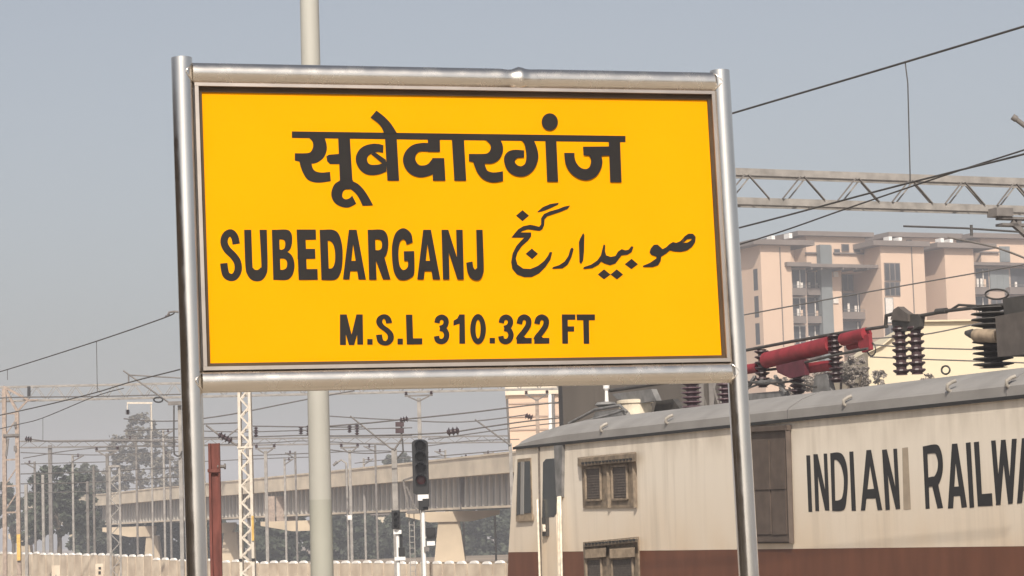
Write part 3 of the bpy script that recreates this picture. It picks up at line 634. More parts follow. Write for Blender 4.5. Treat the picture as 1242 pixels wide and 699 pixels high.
lattice(o, x, y, .40, .30, -.35, 8.6, .27, 'latticewhite', .085, .045)
zb0, zb1 = zt(304,656,80), zt(302,626,80)
for sx in (1,):
    q = MB(); q.bar((x+sx*.2, y-.24, zb0), (x+sx*.2, y-.24, zb1), .07); q.build('yellow_band', 'mastyellow', o)
q = MB(); zj = zt(298,543,80); q.box(x-.24, x+.24, y-.25, y-.24, zj-.03, zj+.03); q.build('joint_plate', 'latticewhite', o)
for sx in (-1, 1):
    q = MB(); q.box(x+sx*.2-.05, x+sx*.2+.05, y-.27, y-.24, zt(302,679,80)-.04, zt(302,679,80)+.04); q.build('clamp', 'sigblack', o)

# ================================================================== SIGNALS
def signal(px, pole_top, Y, name, label):
    x, y = post_xy(px, 660, Y); return thing(name, label, 'signal', (x, y, -.35)), x, y
YS = 66.0; o, x, y = signal(514, 620, YS, 'colour_light_signal', 'tall black multi-lamp signal head on a white pole with ladder bracket')
k = YS/FOC
q = MB(); q.tube([(x,y,-.35),(x,y,zt(513,612,YS))], 2.4*k, 10); q.build('pole', 'white', o)
zt1, zb1 = zt(509,533,YS), zt(512,600,YS); hx = at(510,566,YS).x
hd = MB(); pts = []
for i in range(9):
    a = math.pi*i/8; pts.append((hx+9.7*k*math.cos(a), zt1-5*k+5*k*math.sin(a)))
pts = pts + [(hx-9.4*k, zb1+2*k), (hx-6*k, zb1), (hx+8*k, zb1), (hx+9.6*k, zb1+2*k)]
hd.prism([(px_, y-.12, pz_) for px_, pz_ in pts], [(px_, y+.12, pz_) for px_, pz_ in pts]); hd = hd.build('head', 'sigblack', o)
for i, yy in enumerate((540.5,554,568,582.5)):
    c = Vector((hx+.5*k, y-.121, zt(510,yy,YS))); R_ = 5.6*k
    q = MB(); q.lathe(c, (0,-1,0), [(0,R_),(.02,R_*.95),(.03,R_*.6),(.032,.001)], 16); q.build('lens', 'redlamp' if i == 3 else 'sigblack', hd)
    q = MB(); A = []; B = []
    for j in range(9):
        a = math.pi*(.02+.96*j/8); A.append(c+Vector((math.cos(a)*R_*1.25, 0, math.sin(a)*R_*1.25))); B.append(c+Vector((math.cos(a)*R_*1.2, -.34*(0.4+.6*math.sin(a)), math.sin(a)*R_*1.2-.03)))
    ln = len(A); q.add(A+B, [(j,j+1,ln+j+1,ln+j) for j in range(ln-1)])
    q.add([p_*1 + Vector((0,0,.012)) for p_ in A+B], [(j,j+1,ln+j+1,ln+j) for j in range(ln-1)]); q.build('hood', 'sigblack', hd)
def sbox(o, name, m, x0, y0, x1, y1, Y, d0, d1):
    a = at(x0, y1, Y); b_ = at(x1, y0, Y); q = MB(); q.box(a.x, b_.x, Y+d0, Y+d1, a.z, b_.z); return q.build(name, m, o)
sbox(o, 'number_plate', 'white', 507, 600, 520, 607.5, YS, -.16, -.13); sbox(o, 'relay_box', 'sigblack', 508, 607.5, 519, 619, YS, -.12, .12)
sbox(o, 'relay_box', 'sigblack', 513, 605, 521, 615, YS, -.22, -.17)
sbox(o, 'step_platform', 'galvdark', 494, 619, 509, 623.5, YS, -.25, .25)
q = MB(); q.bar(at(496,619,YS), at(489,583,YS), .05); q.bar(at(505,619,YS+.1), at(493,590,YS+.1), .04); q.bar(at(489,583,YS), at(501,579,YS), .05); q.build('ladder_hoop', 'galvdark', o)
q = MB(); q.bar(at(496,622,YS), at(498.5,710,YS), .022); q.bar(at(502,622,YS), at(504.5,710,YS), .022)
for i in range(11): q.bar(at(496.3+i*.22,630+i*7,YS), at(502.3+i*.22,630+i*7,YS), .018)
q.build('ladder', 'galv', o)
q = MB(); c = at(522,646,YS); q.lathe(c+Vector((0,.1,0)), (0,-1,0), [(0,.1),(0,5.5*k),(.16,5.5*k),(.16,.01)], 12); q.build('shunt_lamp', 'sigblack', o)
sbox(o, 'shunt_housing', 'sigblack', 517, 640, 528, 655, YS, -.02, .12); sbox(o, 'shunt_plate', 'white', 518, 656.5, 527.5, 662, YS, -.05, 0)
sbox(o, 'shunt_bracket', 'white', 513, 651, 518, 653, YS, 0, .04); sbox(o, 'junction_box', 'galvdark', 514.5, 663, 520.5, 669, YS, -.1, -.04)
YQ = 74.0; o, x, y = signal(482.5, 640, YQ, 'small_signal', 'short dark signal head on a white post left of the tall signal'); k = YQ/FOC
q = MB(); q.tube([(x,y,-.35),(x,y,zt(482,642,YQ))], 2.2*k, 10); q.build('pole', 'white', o)
h_ = sbox(o, 'head', 'sigblack', 475.5, 619, 485, 642, YQ, -.1, .14)
for yy in (624, 631, 638):
    q = MB(); c = at(480.5, yy, YQ)+Vector((0,-.1,0)); q.lathe(c, (0,-1,0), [(0,3.2*k),(.16,3.2*k),(.16,2.6*k),(.02,2.5*k),(.02,.001)], 12); q.build('hood', 'sigblack', h_)
sbox(o, 'number_plate', 'white', 477.5, 643, 487, 648, YQ, -.12, -.09); sbox(o, 'shunt_housing', 'sigblack', 483.5, 664, 491, 675, YQ, -.06, .08)
sbox(o, 'shunt_plate', 'white', 479, 675.5, 492, 680, YQ, -.12, -.09); sbox(o, 'side_rod', 'sigblack', 485, 648, 488, 664, YQ, -.02, .04)

# ================================================================== BOUNDARY WALL
wall = thing('boundary_wall', 'pale weathered wall of upright boards with white rounded caps along the bottom', 'wall', at(300, 690, 105)*1)
wall.location.z = -.35
pA, pB = at(-30, 690, 140), at(720, 690, 91); L = (Vector((pB.x-pA.x, pB.y-pA.y, 0))); dl = L.normalized(); nl = Vector((-dl.y, dl.x, 0)); SP = .90; N = int(L.length/SP)
brd = capm = None
WFr = Frame((pA.x, pA.y, 0), dl, nl, UP)
def wall_top(i):
    f = i*SP/L.length; px_ = None
    q = WFr.p(i*SP, 0, 0); d = CAMROT.transposed() @ (q-EYE); pxx = CX+FOC*d.x/-d.z
    yt = 670.5+ (pxx-50)*.02 if pxx < 182 else 676.5+(pxx-182)*.035 if pxx < 300 else 680.6+(pxx-300)*.0015
    return pxx, WFr.uw(pxx, yt, 0)[1]
for i in range(N):
    pxx, ztp = wall_top(i); dz = random.uniform(-.03, .03); H0 = 2.3
    if brd is None:
        q = MB(); w_ = SP*.90
        q.hexa([Vector(c) for c in ((0,-.05,-H0),(w_,-.05,-H0),(w_,.05,-H0),(0,.05,-H0),(0,-.05,0),(w_,-.05,0),(w_,.05,0),(0,.05,0))]); brd = q.build('board', 'wallc'); brd.parent = wall
        q = MB(); arc = [(w_*.16+w_*.68*(.5-.5*math.cos(math.pi*j/7)), .11*math.sin(math.pi*j/7)) for j in range(8)]
        q.prism([(a, -.065, b_-.005) for a, b_ in arc], [(a, .065, b_-.005) for a, b_ in arc]); capm = q.build('cap', 'cap'); capm.parent = brd
        b0, c0 = brd, capm
    else:
        b0 = brd.copy(); C.objects.link(b0); b0.parent = wall; c0 = capm.copy(); C.objects.link(c0); c0.parent = b0
    b0.location = WFr.p(i*SP, random.uniform(-.012, .012), ztp-.09+dz) - wall.location; b0.rotation_euler = (0, random.uniform(-.008,.008), math.atan2(dl.y, dl.x))
q = MB(); q.fbox(WFr, 0, N*SP, .055, .1, -.4, 1.2); q.build('backing', 'louvre', wall)

# small marker boards in front of the wall
for px_, py_, Y_, hpx, lab in ((68,686,118,11,'square pale marker board in front of the wall, near the left portal'), (121,684,112,16,'narrow pale marker board with dark marks in front of the wall below the ladder mast')):
    a = at(px_, py_+hpx, Y_); k = Y_/FOC; o = thing('marker_board', lab, 'marker board', (a.x, a.y, -.35))
    q = MB(); q.tube([(a.x,a.y,-.35),(a.x,a.y,a.z)], .04, 8); q.build('post', 'galv', o)
    q = MB(); q.box(a.x-5*k, a.x+5*k, a.y-.03, a.y, a.z-2*k, a.z+hpx*k); q.build('plate', 'wallc', o)
    if hpx > 12:
        q = MB(); q.box(a.x-1.5*k, a.x+1.5*k, a.y-.04, a.y-.03, a.z+3*k, a.z+7*k); q.box(a.x-1.2*k, a.x+1.8*k, a.y-.04, a.y-.03, a.z+9*k, a.z+12*k); q.build('marking', 'sigblack', o)

# ================================================================== FLYOVER
fly = None
FP = [(136, 636.6, 276), (225.5, 631.6, 246), (268, 630.0, 234), (408.5, 624, 200), (622, 615.5, 158), (760, 609.5, 138)]
pts = [at(*q) for q in FP]
e0 = pts[0]+(pts[0]-pts[1])*1.6; pts = [e0+Vector((0,0,.6))]+pts+[pts[-1]+(pts[-1]-pts[-2])*1.2]
fly = thing('flyover', 'long concrete and steel girder flyover crossing behind the boundary wall', 'bridge', (pts[3].x, pts[3].y, -.35))
def offs(i, d):
    t = (pts[min(i+1,len(pts)-1)]-pts[max(i-1,0)]); t.z = 0; t.normalize(); return pts[i]+Vector((-t.y, t.x, 0))*-d*-1 if False else pts[i]+Vector((t.y, -t.x, 0))*d
def ribbon(prof, m, name):               # prof: (distance towards the viewer, height above the girder bottom)
    q = MB(); n = len(prof)
    lo = [[offs(i, d)+Vector((0,0,h)) for d, h in prof] for i in range(len(pts))]
    for i in range(len(pts)-1): q.add(lo[i]+lo[i+1], [(k, (k+1)%n, n+(k+1)%n, n+k) for k in range(n)])
    q.add(lo[0], [tuple(range(n))]); q.add(lo[-1], [tuple(range(n))]); return q.build(name, m, fly)
ribbon([(-8, 2.1), (.85, 2.1), (.85, 3.25), (.6, 3.25), (.6, 2.4), (-8, 2.4)], 'concrete', 'deck')
ribbon([(.92, 3.25), (.92, 3.37), (.52, 3.37), (.52, 3.25)], 'concrete', 'parapet_coping')
ribbon([(-.15, .15), (-.15, 2.1), (-.19, 2.1), (-.19, .15)], 'girder', 'girder_web')
ribbon([(.12, 0), (.12, .14), (-.45, .14), (-.45, 0)], 'concrete', 'bottom_flange')
ribbon([(-6.5, 0), (-6.5, 2.1), (-6.6, 2.1), (-6.6, 0)], 'girder', 'far_girder')
for i in range(len(pts)-1):
    a, b_ = offs(i, -.145), offs(i+1, -.145); d = b_-a; Ln = Vector((d.x,d.y,0)).length; t = Vector((d.x,d.y,0)).normalized(); nn = Vector((t.y,-t.x,0))
    n_ = max(1, round(Ln/1.3))
    for j in range(n_):
        c = a+d*((j+.5)/n_); q = MB()
        q.hexa([c-t*.16+UP*.15, c+t*.16+UP*.15, c+t*.16+nn*.24+UP*.15, c-t*.16+nn*.24+UP*.15, c-t*.10+UP*2.08, c+t*.10+UP*2.08, c+t*.10+nn*.16+UP*2.08, c-t*.10+nn*.16+UP*2.08]); q.build('stiffener', 'rib', fly)
for px_ in (204, 396, 571, 300):
    # girder joints between spans
    for i in range(1, len(FP)):
        if FP[i-1][0] <= px_ <= FP[i][0]:
            f = (px_-FP[i-1][0])/(FP[i][0]-FP[i-1][0]); c = pts[i]*(1-f)+pts[i+1]*f; t = (pts[i+1]-pts[i]); t.z = 0; t.normalize(); nn = Vector((t.y,-t.x,0))
            q = MB(); q.hexa([c+t*s1*.14+nn*s2+UP*h for h in (.01, 2.09) for s1, s2 in ((-1,-.2),(1,-.2),(1,.16),(-1,.16))]); q.build('span_joint', 'galvdark', fly)
# piers: stem + hammerhead cap
def pier(px0, px1, sx, Y, ycap, yb, sw):
    a, b_ = at(px0, ycap, Y), at(px1, ycap, Y); k = Y/FOC; c = at(sx, yb, Y)
    q = MB(); zt_, zb_ = a.z, a.z-8.5*k
    yo = 0
    ca = [(a.x, zt_), (b_.x, zt_), (b_.x, zt_-5*k), (b_.x-(b_.x-c.x)*.55, zb_-4*k), (a.x+(c.x-a.x)*.55, zb_-4*k), (a.x, zt_-5*k)]
    q.prism([(u, Y, z) for u, z in ca], [(u, Y+2.2, z) for u, z in ca]); q.build('pier_cap', 'pier', fly)
    q = MB(); w_ = sw*k/2
    A = [(c.x-w_*.75, zb_-3*k), (c.x+w_*.75, zb_-3*k), (c.x+w_*1.2, -.35), (c.x-w_*1.2, -.35)]
    q.prism([(u, Y+.2, z) for u, z in A], [(u, Y+2.0, z) for u, z in A]); q.build('pier_stem', 'pier', fly)
pier(10, 46, 30, 300, 648, 662, 14); pier(84, 108, 99, 285, 645, 662, 14); pier(124, 186, 184, 262, 640, 665, 18)
pier(258, 284, 279, 236, 634.5, 665, 20); pier(316, 392, 386, 208, 633, 665, 18); pier(492, 606, 545, 170, 622, 665, 34)
for a, c, Y_ in ((428,440,205), (452,462,203), (145,150,268), (153,160,266)):
    pass
for px_ in (327, 341, 355):               # down pipes hung in front of the girders
    a, b_ = at(px_, 602, 214), at(px_+.6, 634, 214); q = MB(); q.box(a.x-.42, a.x+.42, a.y-.05, a.y+.3, b_.z, a.z); q.build('bearing_bracket', 'mastpink', fly)

# ================================================================== BUILDINGS
AO = at(924.3, 290, 273); AF = Frame((AO.x, AO.y, 0), NRM, TRK, UP)
apt = thing('apartment_building', 'tall peach apartment block with flat slab roofs beyond the locomotive roof', 'building', (AO.x, AO.y, -.35))
def ab(name, m, x0, y0, x1, y1, v0, v1, parent=apt, toground=False):
    u0, _ = AF.uw(x0, (y0+y1)/2, v0); u1, _ = AF.uw(x1, (y0+y1)/2, v0); _, w1 = AF.uw((x0+x1)/2, y0, v0); _, w0 = AF.uw((x0+x1)/2, y1, v0)
    if toground: w0 = -.35
    q = MB(); q.fbox(AF, u0, u1, v0, v1, w0, w1); return q.build(name, m, parent)
def win(x0, y0, x1, y1, v, m='opening', frame='slab', fr=.12):   # a framed window standing 3 cm proud of its wall, panes recessed in it
    f_ = ab('window', frame, x0, y0, x1, y1, v-.12, v+.05)
    n = max(1, round((x1-x0)/7)); 
    for i in range(n):
        a = x0+(x1-x0)*i/n+.7; c = x0+(x1-x0)*(i+1)/n-.7
        ab('pane', m, a, y0+1, c, y1-1, v-.15, v-.10, f_)
    return f_
# back walls and the wings
ab('rear_wall', 'peach', 880, 302, 1300, 420, 6.0, 14, toground=True)
for (x0, x1, yt) in ((924.3,961,293), (1070,1123,295), (1148,1183,297)):
    ab('wing_wall', 'peach', x0, yt, x1, 420, 0, 6.1, toground=True)
for (x0, x1, yt, v0) in ((900,985,290.5,-.8), (1045,1125,292,-.8), (1122,1206,294.5,-.8)):
    u0, _ = AF.uw(x0 if x0 > 1 else 0, yt, 5); 
    ua, _ = AF.uw(x0+23, yt+2, -.8); ub, _ = AF.uw(x1, yt+2, -.8); _, wt = AF.uw(x0+40, yt, -.8)
    q = MB(); q.fbox(AF, ua-.9, ub+.3, -.8, 8, wt-.55, wt); q.build('roof_slab', 'slab', apt)
ab('penthouse_wall', 'peach', 978, 286, 1050, 330, 3.5, 12); ab('roof_slab', 'slab', 968, 281, 1060, 286.5, 2.8, 13)
ab('penthouse_wall', 'peach', 1088, 288, 1160, 300, 5.5, 12); ab('roof_slab', 'slab', 1078, 282.5, 1168, 288, 5, 13)
ab('penthouse_wall', 'peach', 1190, 289, 1300, 330, 3.5, 12); ab('roof_slab', 'slab', 1180, 284, 1310, 289.5, 2.8, 13)
win(996,298,1009,320,3.5, 'bluegrey', 'bluegrey'); win(1021,296,1030,305,3.5); win(1213,299,1225,318,3.5,'bluegrey','bluegrey')
for x0, x1, y_ in ((978,996,306), (1012,1048,306.5), (1183,1212,305)):
    ab('ledge', 'slab', x0, y_, x1, y_+1.6, 3.2, 3.5)
# pergola beams over the recess
ab('pergola_beam', 'slab', 955, 318, 984, 323, -.6, 2.5); ab('pergola_beam', 'slab', 976, 320.5, 1068, 324.5, .5, 3.4); ab('pergola_beam', 'slab', 1181, 319, 1300, 322.5, .2, 3)
for x_ in (984, 996, 1022, 1038, 1052): ab('pergola_rib', 'slab', x_, 324.5, x_+1.5, 327, .6, 5.9)
# balcony stacks
def balcony(x0, y0, x1, y1, v, cloth=True, slabc='slab', back='opening'):
    f_ = ab('balcony', slabc, x0-1, y1-8.5, x1+1, y1, v-1.0, v+.1)
    ab('handrail', 'galvdark', x0-1, y1-11.5, x1+1, y1-10.8, v-1.0, v-.9, f_)
    ab('window_frame', 'laundry', x0+(x1-x0)*.55, y0+1, x0+(x1-x0)*.55+.9, y1-8.5, v-.1, v-.01, f_)
    ab('opening', back, x0, y0, x1, y1-8.5, v, v+.1, f_)
    if cloth:
        n = int((x1-x0)/4.5)
        for i in range(n):
            if random.random() < .65:
                a = x0+1+(x1-x0-2)*i/n; h = random.uniform(5, 11)
                ab('hanging_cloth', 'laundry' if random.random() < .6 else 'peach', a, y1-9-h, a+2.4, y1-9, v-.25, v-.15, f_)
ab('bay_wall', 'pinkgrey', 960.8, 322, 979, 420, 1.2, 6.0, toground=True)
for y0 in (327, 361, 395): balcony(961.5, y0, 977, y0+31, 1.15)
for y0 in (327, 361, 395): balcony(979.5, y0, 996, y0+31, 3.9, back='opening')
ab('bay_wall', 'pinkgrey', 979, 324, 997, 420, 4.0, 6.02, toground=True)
ab('duct_shaft', 'bluegrey', 997, 297, 1010, 420, 2.6, 3.4, toground=True)
ab('bay_wall', 'peach', 1010, 324, 1021.5, 420, 3.0, 6.03, toground=True)
win(1022, 327, 1054, 353, 5.9, 'opening', 'slab')
for y0 in (356, 390): balcony(1023, y0, 1055, y0+31, 4.6)
for y0 in (330, 362): ab('stair_brace', 'laundry', 1011, y0, 1017, y0+6, 2.85, 2.95)
win(1073,319,1092,341,0,'opening','slab'); win(1073.5,342,1092,359,0,'opening','slab'); win(1074,361,1084,392,0,'laundry','bluegrey'); win(1074,394,1092,415,0)
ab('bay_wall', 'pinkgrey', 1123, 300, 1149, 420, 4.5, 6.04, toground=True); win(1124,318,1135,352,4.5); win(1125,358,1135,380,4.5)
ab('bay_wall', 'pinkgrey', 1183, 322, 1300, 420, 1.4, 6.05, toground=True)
for y0 in (326, 360): balcony(1184, y0, 1199, y0+31, 1.35)
win(1201,327,1224,352,1.35,'bluegrey','bluegrey')
for y0 in (326, 360): balcony(1226, y0, 1262, y0+31, 1.35)
for y0 in (362, 392): win(1203, y0, 1222, y0+22, 1.35)
# slit windows in the side faces (facing left): on planes u = const
def side_slits(x0, yt, vs):
    u0, _ = AF.uw(x0, 340, 0)
    for v in vs:
        for (ya, yb) in ((325,351), (358,384), (391,417)):
            _, wa = AF.uw(x0, ya, 0); _, wb = AF.uw(x0, yb, 0)
            q = MB(); q.fbox(AF, u0-.08, u0+.05, v, v+.9, wb, wa); q.build('slit_window', 'opening', apt)
side_slits(924.3, 293, (.8,)); side_slits(1148, 297, (.9,))
for x_ in (1008,):
    ab('water_pipe', 'slab', 948, 300, 948.8, 420, -.12, -.02); ab('water_pipe', 'slab', 1108, 300, 1108.8, 420, -.12, -.02)
win(1012,302,1019,309,3.5); win(1100,291,1106,296,5.5); win(1036,298,1043,306,3.5)
for y0 in (300, 334, 368): ab('railing', 'galvdark', 961, y0+22+5, 978, y0+23+5, .1, .2)
# left neighbour recess with balconies
for y0 in (324, 358, 392): balcony(890, y0, 902, y0+31, 5.9, cloth=True)
for x_, y_ in ((936,286), (957,283), (1078,287), (1090,288), (1141,289), (1152,290)):
    ab('roof_tank', 'white', x_, y_, x_+4, y_+6, 1.5, 2.6)

a = at(681, 500, 175); PB = Frame((a.x, a.y, 0), (1,0,0), (0,1,0), UP)
o = thing('pink_building', 'pink plastered building with a white downpipe behind the cab of the locomotive', 'building', (a.x, a.y, -.35))
u0 = PB.uw(617, 500)[0]; wt = PB.uw(640, 479)[1]
MB().fbox(PB, u0, 0, 0, 12, -.35, wt).build('wall', 'peach', o)
MB().fbox(PB, u0-.2, .2, -.3, 12.2, wt, wt+1.0).build('parapet', 'concrete', o)
q = MB(); q.tube([PB.px(667,478,-.15), PB.px(668.5,560,-.15)], .14, 8); q.build('downpipe', 'white', o)
q = MB(); q.tube([PB.px(671,478,-.15), PB.px(672.5,560,-.15)], .09, 8); q.build('downpipe', 'galvdark', o)
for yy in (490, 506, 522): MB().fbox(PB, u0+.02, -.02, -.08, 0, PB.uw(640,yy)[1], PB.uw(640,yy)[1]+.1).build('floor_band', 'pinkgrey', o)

a = at(683, 500, 72); SB = Frame((a.x, a.y, 0), (1,0,0), (0,1,0), UP)
o = thing('brown_shed', 'dark brown clad shed rising behind the locomotive roof and under the sign', 'shed', (a.x, a.y, -.35))
wt = SB.uw(760, 425)[1]; u1 = SB.uw(893, 480)[0]
MB().fbox(SB, 0, u1, 0, 7, -.35, wt).build('wall', 'shedbrown', o)
for i in range(int(u1/.8)):
    q = MB(); q.fbox(SB, .1+i*.8, .22+i*.8, -.04, -.002, .2, wt-.1); q.build('rib', 'shedbrown', o)
MB().fbox(SB, -.1, u1+.1, -.3, 7.3, wt, wt+.12).build('roof', 'roofdark', o)

a = at(1053, 440, 105); CB = Frame((a.x, a.y, 0), (1,0,0), (0,1,0), UP)
o = thing('cream_shed', 'bright cream walled shed with low roof behind the locomotive insulators', 'shed', (a.x, a.y, -.35))
w0_ = CB.uw(1062, 428)[1]; wt = CB.uw(1112, 391)[1]; u1 = CB.uw(1330, 400)[0]; um = CB.uw(1100, 400)[0]
pf = [(0,-.35),(u1,-.35),(u1,wt-.1),(um*1.2,wt),(um*.85,wt-.35),(um*.35,w0_+.25),(0,w0_)]
MB().prism([CB.p(u,0,w_) for u, w_ in pf], [CB.p(u,14,w_) for u, w_ in pf]).build('wall', 'shedcream', o)
rf = pf[2:]; q = MB()
for (ua, wa), (ub, wb) in zip(rf[:-1], rf[1:]): q.hexa([CB.p(ub,-.2,wb+.002), CB.p(ua,-.2,wa+.002), CB.p(ua,14.2,wa+.002), CB.p(ub,14.2,wb+.002), CB.p(ub,-.2,wb+.07), CB.p(ua,-.2,wa+.07), CB.p(ua,14.2,wa+.07), CB.p(ub,14.2,wb+.07)])
q.build('roof', 'shedcream', o)

a = at(455, 650, 300); k = 300/FOC
o = thing('small_house', 'small pale house glimpsed under the flyover left of the signals', 'building', (a.x, a.y, -.35))
q = MB(); q.box(a.x-13*k, a.x+17*k, a.y, a.y+5, -.35, zt(455,625,300)); q.build('wall', 'concrete', o)
for px_, py_ in ((450,640), (462,645)): 
    b_ = at(px_, py_, 300); q = MB(); q.box(b_.x-2.5*k, b_.x+2.5*k, a.y-.05, a.y+.02, b_.z-4*k, b_.z+4*k); q.build('window', 'opening', o)
q = MB(); q.box(a.x-14*k, a.x+18*k, a.y-.3, a.y+5.3, zt(455,625,300), zt(455,623,300)); q.build('roof', 'slab', o)

# ================================================================== PORTALS AND MASTS
# near portal, upper right
NP = at(893, 208, 50); NF = Frame((NP.x, NP.y, 0), NRM, TRK, UP)
_, zt_ = NF.uw(893,208); _, zb_ = NF.uw(895,243.5)
ue, _ = NF.uw(1420, 215); us, _ = NF.uw(851, 207)
o = thing('portal_frame', 'grey lattice portal beam spanning the tracks at upper right, above the apartments', 'gantry', NF.p(us, 0, -.35))
for w_ in (zt_, zb_):
    for v in (0, .45):
        q = MB(); q.fbox(NF, us, ue, v, v+.012, w_-.07, w_+.07); q.fbox(NF, us, ue, v+(.013 if v == 0 else -.10), v+(.10 if v == 0 else -.001), w_+.055, w_+.07); q.build('chord', 'galv', o)
per = NF.uw(962,225)[0]-NF.uw(894,225)[0]; u = NF.uw(907,215)[0]-per; q = MB(); q2 = MB()
while u < ue-per:
    for Q, v, du in ((q, -.016, 0), (q2, .475, per*.28)):
        Q.bar(NF.p(u+du,v,zt_-.06), NF.p(u+du+per*.36,v,zb_+.06), .05, .018) if u+du > us else None
        if u+du+per*.6 > us: Q.bar(NF.p(u+du+per*.6,v,zb_+.06), NF.p(u+du+per*.94,v,zt_-.06), .05, .018)
    u += per
q.build('front_lacing', 'galvdark', o, 'stuff'); q2.build('rear_lacing', 'galv', o, 'stuff')
for uu in (us+.16, ue-.2):
    q = MB()
    for du in (-.12, .12):
        for v in (0.02, .42): q.bar(NF.p(uu+du,v,-.35), NF.p(uu+du,v,zb_-.08), .09)
    for i in range(14):
        z0_ = i*.55; s = 1 if i % 2 else -1
        for v in (-.035, .475): q.bar(NF.p(uu-.09*s,v,z0_), NF.p(uu+.09*s,v,z0_+.55), .04)
    q.build('upright', 'galvdark', o)
# drop bracket with cantilever under the near portal
NFb = Frame(NF.p(0,-.3,0), NRM, TRK, UP)
q = MB(); q.pxrect(NFb, 1209, 252, 1229, 262, 0, .35); q.pxrect(NFb, 1216, 263, 1252, 266, .05, .3); q.pxrect(NFb, 1216, 271, 1252, 274, .05, .3); q.bar(NFb.px(1227,270,.1), NFb.px(1252,292,.1), .1)
q.pxrect(NFb, 1234, 265, 1239, 271, .08, .2)
q.thing('drop_bracket', 'galvdark', 'dark steel drop bracket hanging under the portal beam at right edge', 'bracket')
q = MB(); q.tube([NFb.px(1096,274.5,.1), NFb.px(1170,277,.1), NFb.px(1260,283,.1)], .022, 6); q.tube([NFb.px(1178,273,.1), NFb.px(1178.5,286,.1)], .03, 6)
q.thing('steady_arm', 'wire', 'thin dark horizontal arm above the apartment roofs at right', 'catenary arm')
q = MB(); q.tube([NFb.px(*p_, .1) for p_ in smooth_pts([(1150,288),(1180,294),(1210,301),(1240,312),(1262,322)])], .022, 6)
q.thing('registration_tube', 'galvdark', 'curved steel tube bending down in front of the apartment roof at right', 'catenary arm')
q = MB(); q.tube([at(1228,141.5,24), at(1262,167,24)], .024, 8); q.tube([at(1228,141.5,24), at(1233,145,24)], .032, 8)
q.thing('cantilever_tube', 'galvdark', 'tip of a dark slanting tube entering at the upper right edge', 'catenary arm')

# far portal, left, crossing the whole view
YP = 132.0
o = thing('portal_frame', 'far pale portal frame with tapered left upright and long beam crossing behind the sign', 'gantry', (at(14,600,YP).x, YP, -.35))
A, B = at(-120, 472.5, YP), at(700, 452, YP)
A2, B2 = at(-120, 488.5, YP), at(700, 473, YP)
A.z = B.z = (A.z+B.z)/2; zc = at(100,467,YP).z; zc2 = at(100,483,YP).z
def fz(px_, top): return at(px_, (470-(px_-20)*.0085) if top else (485.5-(px_-40)*.0225), YP).z
q = MB(); q2 = MB(); n = 60; L0 = None
for i in range(n):
    p0, p1 = -30+720*i/n, -30+720*(i+1)/n
    t0, t1 = Vector((at(p0,470,YP).x, YP, fz(p0,0)+.72)), Vector((at(p1,470,YP).x, YP, fz(p1,0)+.72)); b0_, b1_ = t0-UP*.72, t1-UP*.72
    for dy in (0, .7):
        D = Vector((0,dy,0)); q.bar(t0+D, t1+D, .08); q.bar(b0_+D, b1_+D, .08)
        q2.bar((b0_ if i%2 else t0)+D, (t1 if i%2 else b1_)+D, .03)
q.build('chord', 'galv', o, 'stuff'); q2.build('lacing', 'galv', o, 'stuff')
for px_, py0, pxb in ((5.5,472,6.5), (21,500,24)):
    a, b_ = at(px_, py0, YP), at(pxb, 699, YP); q = MB(); q.bar((a.x,YP-.1,a.z), (b_.x,YP-.1,-.35), .2, .2); q.build('upright_leg', 'mastpink', o)
for P1, P2, wd in [((5.5,471),(21,499),.14), ((4,469),(34,485),.12), ((34,485),(22,498),.09), ((34,485.5),(46,485),.07)] + [((6,y_),(22,y_-.6),.09) for y_ in (502,530,558,590,622)] + [((6,y_+14),(22,y_-10),.06) for y_ in (515,575,606)]:
    q = MB(); q.bar(at(*P1, YP-.1), at(*P2, YP-.1), wd); q.build('brace', 'mastpink', o)
sbox(o, 'cross_plate', 'galvdark', 5, 526.5, 25, 530, YP, -.3, -.2)
sbox(o, 'yellow_band', 'mastyellow', 22, 648, 26, 680, YP, -.34, -.22)
for y_ in (515, 544): sbox(o, 'strap', 'galvdark', 18, y_-3, 21, y_+4, YP, -.3, -.2)
sbox(o, 'hanger', 'sigblack', 34, 469, 37.5, 481, YP, -.2, -.1)
q = MB(); q.bar(at(10,532,YP-.2), at(7.5,553,YP-.2), .1); q.build('strut', 'galvdark', o)
def ins_obj(px0, py0, px1, py1, Y, r, label, n=6):
    a, b_ = at(px0,py0,Y), at(px1,py1,Y); H = (b_-a).length; prof = [(0,r*.4)]
    for i in range(n): prof += [(H*(i+.2)/n, r*.45), (H*(i+.6)/n, r), (H*(i+.8)/n, r*.5)]
    prof += [(H, r*.4)]; q = MB(); q.lathe(a, (b_-a), prof, 12)
    return q.thing('strain_insulator', 'insul', label, 'insulator', 'insulators on the overhead lines')
ins_obj(30.5,532.5,38.5,533,125,.16,'dark insulator on a wire just right of the left portal upright', 3)

